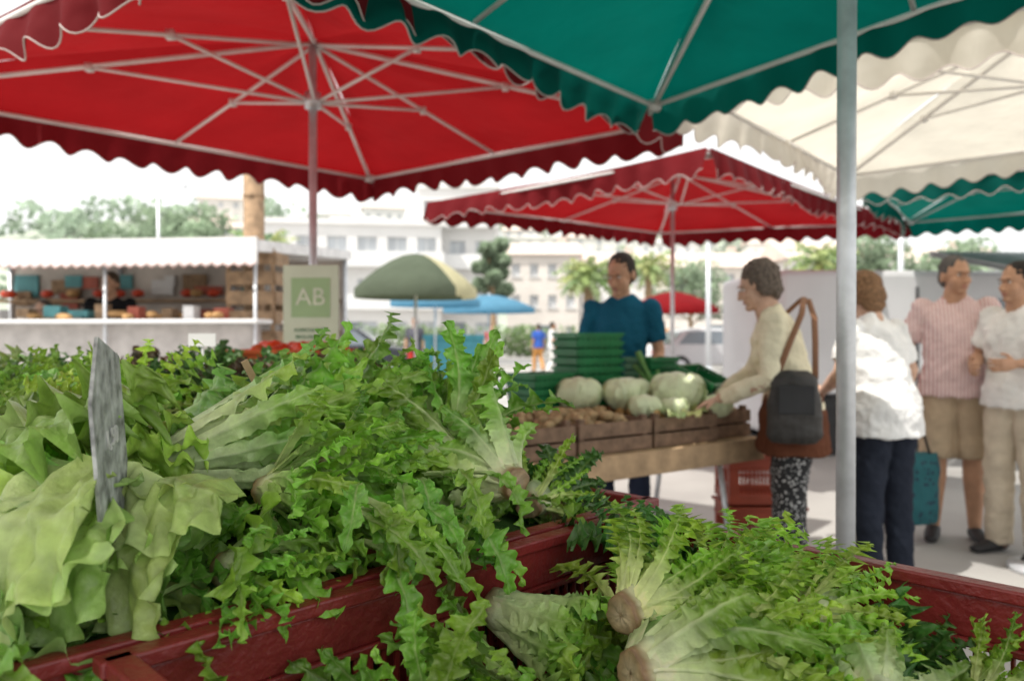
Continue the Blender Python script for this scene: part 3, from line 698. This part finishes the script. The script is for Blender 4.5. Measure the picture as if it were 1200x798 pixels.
person('woman_in_white_tshirt',(2.88,4.36,0),rad(-62),1.66,SK,(.02,.016,.014),cl('tshirt',(.78,.77,.75)),cl('beige',(.58,.50,.39)),
       arms=dict(l=((.24,.02,1.14),(.12,-.24,1.12)),r=((-.24,.0,1.14),(-.12,-.25,1.10))),head=(rad(-15),rad(3)),female=True,hairstyle='short',fat=1.14)
e=empty('handbag',(1.28,3.48,.93),rad(-10))
b=MB();b.tube([(0,0,-.17),(0,0,-.14),(0,0,0),(0,0,.13),(0,0,.16)],[(.10,.03),(.125,.05),(.12,.055),(.10,.04),(.06,.02)],side=(1,0,0),n=20)
o=b.obj('bag_body',mat('bag_leather',(.035,.032,.03),rough=.5,var=.3,bump=.4,bscale=40),e);remesh(o,.008,2,.012,.05)
b=MB();b.box((0,-.052,.03),(.16,.012,.13));b.obj('flap',M['black'],e,bevel=.005)
b=MB();b.tube([(-.08,0,.12),(-.03,.02,.25),(.05,.10,.42),(.08,.21,.50),(.08,.30,.49),(.0,.38,.40)],[(.014,.004)]*6,n=8,side=(1,0,0));b.tube([(.09,0,.12),(.10,.05,.28),(.11,.12,.40),(.10,.21,.49)],[(.014,.004)]*4,n=8,side=(1,0,0))
b.obj('strap',mat('strap_leather',(.22,.10,.05)),e,True)
b=MB();b.tube([(0,0,0),(0,0,.1),(0,0,.35),(0,0,.42)],[(.14,.07),(.15,.09),(.15,.08),(.14,.05)],side=(1,0,0),n=20);e=empty('shopping_bag',(2.42,4.62,.12))
o=b.obj('bag_body',pattern('plaid',(.02,.12,.14),(.02,.05,.08),30),e);remesh(o,.01,2,.02,.08)
b=MB();b.tube([(-.1,0,.4),(-.06,0,.58),(.04,0,.6),(.1,0,.4)],.008,n=8);b.obj('handles',M['black'],e,True)
# ------------------------------------------------------------ ground, road
m,nt,bb=newmat('ground_paving')
tcn=nt.nodes.new("ShaderNodeTexCoord");n1=nt.nodes.new("ShaderNodeTexNoise");n1.inputs["Scale"].default_value=.8;n1.inputs["Detail"].default_value=8
n2=nt.nodes.new("ShaderNodeTexNoise");n2.inputs["Scale"].default_value=90;nt.links.new(tcn.outputs["Object"],n1.inputs["Vector"]);nt.links.new(tcn.outputs["Object"],n2.inputs["Vector"])
rr=nt.nodes.new("ShaderNodeValToRGB");rr.color_ramp.elements[0].color=(.28,.27,.26,1);rr.color_ramp.elements[1].color=(.42,.41,.39,1);rr.color_ramp.elements[0].position=.3;rr.color_ramp.elements[1].position=.7
nt.links.new(n1.outputs["Fac"],rr.inputs[0]);nt.links.new(rr.outputs[0],bb.inputs["Base Color"])
bb.inputs["Roughness"].default_value=.9
bp=nt.nodes.new("ShaderNodeBump");bp.inputs["Strength"].default_value=.3;nt.links.new(n2.outputs["Fac"],bp.inputs["Height"]);nt.links.new(bp.outputs["Normal"],bb.inputs["Normal"])
mesh_obj('ground',[(-600,-200,0),(600,-200,0),(600,900,0),(-600,900,0)],[(0,1,2,3)],m)
mesh_obj('road',[(-80,30,.004),(80,30,.004),(80,38,.004),(-80,38,.004)],[(0,1,2,3)],mat('asphalt',(.20,.20,.20),rough=.9,var=.2,scale=2))
b=MB()
for i in range(-20,21): b.add([(i*4,33.9,.008),(i*4+2,33.9,.008),(i*4+2,34.1,.008),(i*4,34.1,.008)],[(0,1,2,3)])
b.obj('road_markings',M['white'])
b=MB();b.box((0,29.85,.06),(160,.3,.12));b.box((0,38.15,.06),(160,.3,.12));b.obj('kerb',mat('kerb_stone',(.45,.44,.42)),bevel=.01)
mesh_obj('pavement',[(-80,38.3,.115),(80,38.3,.115),(80,44,.115),(-80,44,.115)],[(0,1,2,3)],mat('pavement_slabs',(.42,.4,.38)))
# ------------------------------------------------------------ buildings
def facade(b,O,ex,W,H,nx,nz,ww,wh,m0=0,m1=1,rec=.25,sill=True):
    ex=Vector(ex);n=Vector((ex.y,-ex.x,0));cw=W/nx;ch=H/nz;Z=Vector((0,0,1))
    for i in range(nx):
        for k in range(nz):
            o=O+ex*cw*i+Z*ch*k;a=(cw-ww)/2;c=(ch-wh)/2
            P=lambda x,z,d=0:o+ex*x+Z*z-n*d
            q=[P(0,0),P(cw,0),P(cw,ch),P(0,ch),P(a,c),P(cw-a,c),P(cw-a,ch-c),P(a,ch-c)]
            r_=[P(a,c,rec),P(cw-a,c,rec),P(cw-a,ch-c,rec),P(a,ch-c,rec)]
            b.add(q+r_,[(0,1,5,4),(1,2,6,5),(2,3,7,6),(3,0,4,7),(4,5,9,8),(5,6,10,9),(6,7,11,10),(7,4,8,11)],m0)
            b.add(r_,[(0,1,2,3)],m1)
            if sill: b.box(P(cw/2,c-.06,-.06),(ww+.3,.14,.1),2,Matrix.Rotation(math.atan2(ex.y,ex.x),3,'Z'))
            b.box(P(cw/2,ch/2,rec-.04),(.07,.05,wh),2,Matrix.Rotation(math.atan2(ex.y,ex.x),3,'Z'))
def building(name,x,y,w,d,h,nx,nz,wall,ww=1.2,wh=1.5,rz=0,roof='flat',z=0,band=False):
    e=empty(name,(x,y,z),rz);b=MB()
    nd=max(1,round(d/(w/nx)))
    facade(b,Vector((-w/2,-d/2,0)),(1,0,0),w,h,nx,nz,ww,wh);facade(b,Vector((w/2,-d/2,0)),(0,1,0),d,h,nd,nz,ww,wh)
    facade(b,Vector((w/2,d/2,0)),(-1,0,0),w,h,nx,nz,ww,wh);facade(b,Vector((-w/2,d/2,0)),(0,-1,0),d,h,nd,nz,ww,wh)
    b.obj('walls',[wall,M['glassfar'],M['white']],e)
    r=MB()
    if roof=='flat': r.box((0,0,h+.2),(w+.5,d+.5,.4));r.box((0,0,h+.7),(w*.3,d*.4,.8));r.obj('roof',wall,e)
    else:
        q=h+min(w,d)*.22
        r.add([(-w/2-.4,-d/2-.4,h),(w/2+.4,-d/2-.4,h),(w/2+.4,d/2+.4,h),(-w/2-.4,d/2+.4,h),(-w/2-.4,0,q),(w/2+.4,0,q)],[(0,1,5,4),(2,3,4,5),(0,4,3),(1,2,5),(0,3,2,1)]);r.box((w*.3,1,q),(.7,.7,1.4));r.obj('roof',M['roof'],e)
    if band:
        r=MB()
        for k in range(nz): r.box((0,-d/2-.5,h/nz*k+.1),(w+.3,1.0,.18));r.box((0,-d/2-.95,h/nz*k+.65),(w+.3,.06,.9))
        r.obj('balconies',M['white'],e)
    dr=MB();dr.box((0,-d/2-.03,1.1),(1.3,.08,2.2));dr.obj('door',M['glass'],e)
    return e
wm=mat('white_render',(.78,.77,.76),rough=.9,var=.05,scale=.4)  # white walls, made paler still as painted haze
building('apartment_building',-12.5,62,13,12,9.3,6,3,wm,1.4,1.4,rz=rad(8),band=True)
building('apartment_building',-4.2,64,6,10,12.5,3,4,wm,1.2,1.3,band=True)
building('office_building',-25,70,14,12,8.5,7,3,M['offwhite'],1.2,1.3)
building('house',3.0,78,7,8,9,4,3,M['plaster'],roof='gable',ww=.8,wh=1.2)
building('house',10.5,82,7,8,8.5,3,3,wm,roof='gable',ww=.9,wh=1.3)
building('house',19,75,9,8,7.5,4,3,M['plaster'],roof='gable',ww=.9,wh=1.3)
building('house',29,72,9,9,8,4,3,M['offwhite'],roof='gable',ww=.9,wh=1.3)
building('house',41,76,11,9,8,5,3,wm,roof='gable',ww=.9,wh=1.3)
def hz(x,y):
    a=30*math.exp(-((x+95)/75)**2-((y-215)/60)**2)
    a+=24*math.exp(-((x-25)/80)**2-((y-230)/70)**2)+14*math.exp(-((x-150)/90)**2-((y-230)/60)**2)+20*math.exp(-((x+230)/90)**2-((y-220)/70)**2)
    return a+1.2*math.sin(x*.09)*math.cos(y*.07)-1.3
mound(hz,'hill_terrain',-400,400,100,420,6,mat('hill_scrub',(.38,.42,.35),rough=.95,var=.15,scale=.05))  # scrub colour lightened in place of a haze volume
rr=random.Random(12)
for i in range(26):
    x=rr.uniform(-75,95);y=rr.uniform(150,205);z=hz(x,y)-.5
    building('house',x,y,rr.uniform(8,14),8,rr.choice([5.5,6,8.5]),rr.choice([3,4,5]),rr.choice([2,3]),rr.choice([wm,M['offwhite'],M['plaster']]),1.0,1.3,rz=rr.uniform(-.4,.4),roof=rr.choice(['gable','gable','flat']),z=z)
def clump_leaves(P,r,n,size,rng,col):
    d=rng.normal(size=(n,3));d/=np.linalg.norm(d,axis=1)[:,None]
    rad_=rng.uniform(.45,1.05,n)**.6
    pos=np.array(P)+d*rad_[:,None]*np.array(r)
    a=rng.normal(size=(n,3));a/=np.linalg.norm(a,axis=1)[:,None];b=np.cross(a,rng.normal(size=(n,3)));b/=np.linalg.norm(b,axis=1)[:,None]
    s=size*rng.uniform(.6,1.3,n)[:,None]
    quad=np.stack([pos-a*s,pos+b*s*.6,pos+a*s,pos-b*s*.6],1)
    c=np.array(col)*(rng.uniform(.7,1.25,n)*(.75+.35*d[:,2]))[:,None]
    return quad.reshape(-1,3),np.repeat(c,4,axis=0)
class Fol:
    def __init__(s): s.V=[];s.C=[]
    def add(s,*a): v,c=clump_leaves(*a);s.V.append(v);s.C.append(c)
    def obj(s,name,parent=None):
        V=np.concatenate(s.V);Cc=np.concatenate(s.C);l=Leaves();l.V=[V];l.Cc=[np.clip(Cc,0,1)];l.F=[np.arange(len(V)).reshape(-1,4)];l.n=len(V)
        return l.obj(name,M['foliage'],parent)
g=np.random.default_rng(4);f=Fol()
for i in range(360):
    x=g.uniform(-230,190);y=g.uniform(140,225);z=hz(x,y);q=g.uniform(3,7)
    f.add((x,y,z+q*.5),(q,q,q*.7),50,1.1,g,(.42,.52,.40) if x<-20 else (.50,.56,.46))  # aerial haze mixed into these leaf colours
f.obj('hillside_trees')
def tree(name,x,y,h,cr,seed,col=(.12,.19,.07)):
    g=np.random.default_rng(seed);rr=random.Random(seed);e=empty(name,(x,y,0));t=MB()
    t.tube([(0,0,0),(.05,0,h*.25),(0,.05,h*.5),(.1,0,h*.8)],[h*.035,h*.028,h*.02,h*.006],n=10)
    f=Fol()
    for i in range(9):
        a=i*2.4;z=h*(.45+.05*i);L=cr*rr.uniform(.6,1)*(1-.04*i);tip=(math.cos(a)*L,math.sin(a)*L,z+h*.12)
        t.tube([(0,0,z-h*.12),(tip[0]*.5,tip[1]*.5,z),tip],[h*.012,h*.008,h*.003],n=6)
        f.add(tip,(cr*.45,cr*.45,cr*.36),200,h*.028,g,col);f.add((tip[0]*.5,tip[1]*.5,z+h*.1),(cr*.4,cr*.4,cr*.35),120,h*.028,g,col)
    t.obj('trunk',M['wood'],e,True);f.obj('crown',e)
haze_green=(.34,.44,.30)  # pale green with haze painted in, for background trees
tree('tree',-1.3,52,7.6,1.3,1,haze_green);tree('tree',-26,58,9,3.5,2,haze_green);tree('tree',-21,66,9,3.5,6,haze_green);tree('tree',13,56,6,3,3,haze_green);tree('tree',22,48,7,3,4,haze_green);tree('tree',30,52,7,3.2,5,haze_green)
tree('tree',-40,80,12,5,8,haze_green);tree('tree',-33,76,13,5,9,haze_green)
def palm(x,y,h,seed,cr=1.9):
    e=empty('palm_tree',(x,y,0));t=MB()
    t.tube([(0,0,h*i/10) for i in range(11)],[(.24+.03*(i%2))*(1-.02*i) for i in range(11)],n=12);t.obj('trunk',M['wood'],e,True)
    l=Leaves();r=np.random.default_rng(seed)
    for i in range(46):
        a=i*2.4;el=1.2-1.5*i/46;d=np.array([math.cos(a)*math.cos(el),math.sin(a)*math.cos(el),math.sin(el)])
        l.leaf((0,0,h),d,(0,0,1),cr*r.uniform(.85,1.1),.28,r,curl=-1.3,lobe=.95,nl=12,stem=.1,ruf=.3,cup=-.5,green=(.32,.42,.18),pale=(.4,.47,.25),palelen=.1,nt=60,ns=5)  # frond colours lightened to carry painted haze
    l.obj('fronds',M['foliage'],e)
palm(3.2,32,3.6,1,1.5);palm(-11,34,4.9,2,1.7);palm(16,40,5,3);palm(8,45,5,4)
f=Fol();g=np.random.default_rng(9)
for i in range(60): f.add((g.uniform(-14,6),g.uniform(39.5,41),.9),(1,.6,.9),90,.12,g,(.22,.32,.14))
f.obj('hedge')
# ------------------------------------------------------------ vehicles
def car(x,y,rz,col,name='parked_car'):
    e=empty(name,(x,y,0),rz);W=.86
    prof=[(-2.05,.35),(-2.1,.6),(-2.0,.85),(-1.6,.95),(-1.15,1.38),(-.6,1.47),(.2,1.45),(.85,.98),(1.7,.85),(2.05,.65),(2.08,.35)]
    b=MB();n=len(prof);V=[]
    for s in(-1,1):
        for (px,pz) in prof:
            w=W*(1-.16*max(0,(pz-.9))/.55);V.append((px,s*w,pz))
    b.add(V,[tuple(range(n-1,-1,-1)),tuple(range(n,2*n))]+[(i,(i+1)%n,n+(i+1)%n,n+i) for i in range(n)])
    b.obj('body',mat('car_paint',col,rough=.25,var=.03,spec=.6),e,bevel=.05)
    g=MB()
    for s in(-1,1):
        y0=lambda z:s*(W*(1-.16*max(0,z-.9)/.55)+.012)
        g.add([(-1.35,y0(.98),.98),(-.42,y0(.98),.98),(-.42,y0(1.38),1.38),(-1.0,y0(1.35),1.35)],[(0,1,2,3)]);g.add([(-.34,y0(.98),.98),(.68,y0(.98),.98),(.18,y0(1.37),1.37),(-.34,y0(1.38),1.38)],[(0,1,2,3)])
    g.add([(.25,-.70,1.43),(.25,.70,1.43),(.84,.78,1.01),(.84,-.78,1.01)],[(0,1,2,3)]);g.add([(-1.19,-.70,1.36),(-1.19,.70,1.36),(-1.58,.78,1.0),(-1.58,-.78,1.0)],[(0,1,2,3)])
    g.obj('windows',M['glass'],e)
    w=MB()
    for px in(-1.3,1.3):
        for s in(-1,1):
            w.tube([(px,s*.68,.32),(px,s*.885,.32)],.32,0,20);w.tube([(px,s*.88,.32),(px,s*.893,.32)],.19,1,14)
    w.obj('wheels',[M['black'],M['metal']],e)
    l=MB()
    for s in(-1,1): l.box((2.03,s*.62,.68),(.08,.3,.12),0);l.box((-2.06,s*.66,.75),(.06,.22,.14),1)
    l.obj('lamps',[M['white'],M['tomato']],e);return e
car(-4.6,22,rad(5),(.03,.035,.045));car(-6.9,26,rad(0),(.6,.6,.62));car(6.2,24,rad(8),(.55,.56,.58));car(9.2,27,rad(0),(.1,.1,.12));car(3.6,27,rad(-10),(.75,.75,.75));car(-12,27,0,(.3,.04,.04))
e=empty('white_van',(4.15,8.9,0),rad(4));b=MB()
b.box((0,0,1.05),(2.9,1.8,1.75));b.obj('body',mat('van_paint',(.66,.66,.68),rough=.4,var=.06,scale=2),e,bevel=.06)
b=MB()
for px in(-1.0,1.0):
    for s in(-1,1): b.tube([(px,s*.7,.32),(px,s*.92,.32)],.32,0,20)
b.obj('wheels',M['black'],e)
b=MB();b.box((0,-.915,1.0),(.02,.02,1.5),0);b.box((0,-.91,.62),(2.7,.02,.05),0);b.box((-.2,-.93,1.1),(.05,.05,.2),0);b.box((1.0,-.92,1.45),(.6,.02,.35),1);b.obj('door_details',[M['dark'],M['glass']],e)
b=MB()
for i in range(22): b.box((.15+i*.09,-1.5,1.98),(.05,1.2,.035),0,Matrix.Rotation(rad(12),3,'X'))
b.box((1.1,-1.5,1.95),(2.0,1.15,.015),0,Matrix.Rotation(rad(12),3,'X'));b.obj('awning',mat('corrugated_sheet',(.4,.42,.44),rough=.5,metal=.3),e)
# ------------------------------------------------------------ left stall
e=empty('bakery_stall',(-4.35,7.3,0),rad(-6));b=MB()
b.box((0,.9,2.12),(4.4,2.6,.10),0,Matrix.Rotation(rad(4),3,'X'));b.box((0,-.42,1.98),(4.4,.03,.24),0);b.obj('awning_roof',mat('awning_white',(.78,.78,.78),rough=.6),e)
b=MB()
for i in range(44): b.tube([(-2.2+i*.1,-.44,1.88),(-2.2+i*.1+.05,-.45,1.84),(-2.1+i*.1,-.44,1.88)],.006,n=6)
b.obj('fringe',mat('fringe_pink',(.55,.35,.32)),e)
b=MB();b.box((0,.0,.7),(4.2,.6,1.3),0);b.box((0,-.05,1.37),(4.4,.75,.04),1);b.obj('counter',[mat('counter_front',(.55,.52,.5)),M['white']],e,bevel=.01)
b=MB();
for x in(-2.15,-.7,.75,2.15): b.tube([(x,-.35,0),(x,-.35,2.0)],.016,n=10);b.tube([(x,2.1,0),(x,2.1,2.2)],.03,n=10)
b.obj('posts',M['metal'],e,True)
b=MB();b.box((0,2.15,1.1),(4.3,.05,2.1),0)
for k in range(3):b.box((0,1.95,.9+.38*k),(4.2,.35,.03),1)
rr=random.Random(15)
for i in range(22): b.box((rr.uniform(-2,2),2.10-.003*i,rr.uniform(1.2,1.95)),(rr.uniform(.12,.4),.03,rr.uniform(.1,.3)),rr.choice([1,2,3,4]))
for i in range(14): b.box((-1.9+i*.28+rr.uniform(-.05,.05),-.12+rr.uniform(-.05,.1),1.42+rr.uniform(0,.05)),(rr.uniform(.08,.2),.12,rr.uniform(.06,.14)),rr.choice([1,2,3,4,1]))
b.obj('back_shelves',[mat('stall_back',(.60,.55,.50),var=.3,scale=2),M['wood'],M['white'],mat('poster_teal',(.1,.3,.32)),mat('poster_red',(.45,.12,.08))],e)
b=MB();rr=random.Random(5)
for i in range(40): b.ell((rr.uniform(-2.1,2.1),rr.uniform(-.3,.2),1.41+rr.uniform(0,.04)),(rr.uniform(.06,.11),.05,.03),0,Matrix.Rotation(rr.uniform(0,3),3,'Z'),10,7)
for i in range(44): b.ell((rr.uniform(-2.1,2.1),1.9,rr.choice([.95,1.33,1.71])+.04),(.08,.06,.05),rr.choice([0,0,1]),None,10,7)
b.obj('breads',[M['bread'],M['tomato']],e,True)
person('bakery_vendor',(-4.05,7.75,.12),rad(15),1.76,SK,(.08,.05,.03),cl('blackshirt',(.015,.015,.017)),cl('darkpants',(.04,.04,.05)),vox=.01,head=(rad(-20),rad(8)),fat=1.1)
person('bakery_customer',(-4.75,7.8,-.12),rad(5),1.72,SK2,(.08,.06,.05),cl('white2',(.6,.6,.62)),cl('darkpants2',(.04,.04,.05)),vox=.01)
def parasol(name,x,y,r,z0,z1,mats,n=16,vh=.12):
    e=empty(name,(x,y,0));b=MB();V=[(0,0,z1)];F=[];mi=[];K=5
    for j in range(1,K+1):
        t=j/K
        for k in range(n):
            a=2*math.pi*k/n;V.append((r*t*math.cos(a),r*t*math.sin(a),z1-(z1-z0)*t**1.7))
    for k in range(n):V.append((r*1.0*math.cos(2*math.pi*k/n),r*1.0*math.sin(2*math.pi*k/n),z0-vh))
    for k in range(n):
        F.append((0,1+k,1+(k+1)%n));mi.append((k//2)%len(mats))
        for j in range(K):
            a=1+j*n+k;c=1+j*n+(k+1)%n;F.append((a,a+n,c+n,c));mi.append((k//2)%len(mats))
    mesh_obj('canopy',V,F,mats,e,True,mi=mi);b.tube([(0,0,0),(0,0,z1+.05)],.022,n=10);b.tube([(0,0,0),(0,0,.06)],.25,n=20)
    for k in range(0,n,2): a=2*math.pi*k/n;b.tube([(0,0,z1-.1),(r*.95*math.cos(a),r*.95*math.sin(a),z0)],.008,n=5)
    b.obj('pole',M['metal'],e,True)
olive=canopy_mat('olive_canvas',(.12,.15,.105),(.13,.15,.09),.3);yel=canopy_mat('pale_yellow_canvas',(.7,.66,.42),(.7,.66,.4),.4);blu=canopy_mat('blue_canvas',(.14,.34,.50),(.10,.33,.5),.4)
parasol('patio_umbrella',-1.38,11,.88,1.9,2.42,[yel,olive,olive,olive,olive,olive,olive,yel],16)
parasol('blue_parasol',-1.7,17,1.0,2.0,2.3,[blu],16);parasol('blue_parasol',-.6,20,1.2,1.95,2.3,[blu],16)
parasol('red_parasol',-4.3,12.5,1.0,2.35,2.75,[M['red'],M['cream']]);parasol('red_parasol',4.6,22,1.3,2.0,2.5,[M['red']]);parasol('red_parasol',7.5,20,1.3,2.0,2.5,[M['red'],M['cream']]);parasol('white_parasol',-7,16,1.6,2.3,2.9,[M['cream']])
b=MB();b.tube([(0,0,0),(0,0,3.3)],.10,n=16);b.tube([(0,0,2.6),(0,0,2.64)],.105,n=16);b.obj('wooden_post',M['wood'],None,True,loc=(-2.55,7.6,0))
b=MB()
for k in range(11):
    for s in(-1,1): b.box((s*.2,-.2,.15+k*.18),(.03,.03,.18))
    b.box((0,-.22,.15+k*.18),(.42,.02,.12));b.box((-.22,0,.15+k*.18),(.02,.4,.12));b.box((.22,0,.15+k*.18),(.02,.4,.12))
b.obj('wooden_slatted_bin',M['wood'],None,loc=(-2.38,7.2,0))
for (x,y,h) in[(4.6,18,3.4),(8.6,17,4.2),(-13.8,30,6.8)]:
    b=MB();b.tube([(0,0,0),(0,0,h)],[.07,.05],n=10);b.tube([(0,0,h),(.3,0,h+.2),(.8,0,h+.25)],.03,n=8);b.box((.95,0,h+.24),(.4,.16,.08));b.tube([(0,0,0),(0,0,.5)],.11,n=10);b.obj('street_lamp',M['metal'],None,True,loc=(x,y,0))
b=MB();b.box((0,0,.62),(1.3,.9,1.05),0);b.box((0,0,1.2),(1.36,.96,.12),0)
for s in(-1,1):
    b.tube([(s*.55,-.3,.06),(s*.55,-.25,.06)],.09,1,10);b.box((s*.69,0,.9),(.08,.3,.05),0)
b.obj('recycling_bin',[mat('teal_plastic',(.06,.26,.32),rough=.5),M['black']],None,loc=(-1.3,17.5,0),bevel=.03)
cols=[(.5,.05,.04),(.05,.12,.45),(.7,.7,.7),(.1,.1,.12),(.6,.3,.1),(.75,.75,.72)]
for i,(x,y,yw) in enumerate([(-.75,27,30),(.9,26,200),(1.25,24,100),(-2.4,19,0),(4.9,25,150),(3.2,21,60),(-5.0,13,190)]):
    c=cols[i%6];person('passer_by',(x,y,0),rad(yw),1.6+.03*i,SK,(.05,.04,.03),cl('p%d'%i,c),cl('q%d'%i,cols[(i+3)%6]),vox=.015,
       legs=dict(l=((.10,-.14,.50),(.10,-.18,.08)),r=((-.10,-.02,.49),(-.10,.20,.13))))
# ------------------------------------------------------------ world, sun, camera
sd=Vector((-.42,-.30,.86)).normalized()
W=bpy.data.worlds.new("World");bpy.context.scene.world=W;W.use_nodes=True;nt=W.node_tree
sky=nt.nodes.new("ShaderNodeTexSky");sky.sky_type='NISHITA';sky.sun_disc=False;sky.sun_elevation=math.asin(sd.z);sky.sun_rotation=math.atan2(sd.x,sd.y)%(2*math.pi)
sky.air_density=1.0;sky.dust_density=5.0;sky.ozone_density=1.0
tcw=nt.nodes.new("ShaderNodeTexCoord");nz=nt.nodes.new("ShaderNodeTexNoise");nz.inputs["Scale"].default_value=1.6;nz.inputs["Detail"].default_value=5
nt.links.new(tcw.outputs["Generated"],nz.inputs["Vector"])
mr=nt.nodes.new("ShaderNodeMapRange");mr.inputs[1].default_value=.3;mr.inputs[2].default_value=.7;mr.inputs[3].default_value=.76;mr.inputs[4].default_value=.97
nt.links.new(nz.outputs["Fac"],mr.inputs[0])
mxw=nt.nodes.new("ShaderNodeMixRGB");mxw.inputs[2].default_value=(9.9,9.9,9.7,1);nt.links.new(mr.outputs[0],mxw.inputs[0]);nt.links.new(sky.outputs[0],mxw.inputs[1])
bg=nt.nodes["Background"];nt.links.new(mxw.outputs[0],bg.inputs[0]);bg.inputs[1].default_value=.15
s=bpy.data.lights.new('sun','SUN');s.energy=5.0;s.angle=rad(.5);s.color=(1,.95,.87);o=bpy.data.objects.new('sun',s);C.objects.link(o);o.rotation_euler=sd.to_track_quat('Z','Y').to_euler();o.location=(0,0,30)
cam=bpy.data.cameras.new('camera');cam.lens=27;cam.sensor_width=36;cam.clip_start=.05;cam.clip_end=2000
co=bpy.data.objects.new('camera',cam);C.objects.link(co);co.location=(0,0,1.25);co.rotation_euler=(rad(89.6),0,0)
cam.dof.use_dof=True;cam.dof.focus_distance=1.15;cam.dof.aperture_fstop=3.4
sc=bpy.context.scene;sc.camera=co;sc.view_settings.view_transform='Standard';sc.view_settings.look='None';sc.view_settings.exposure=0
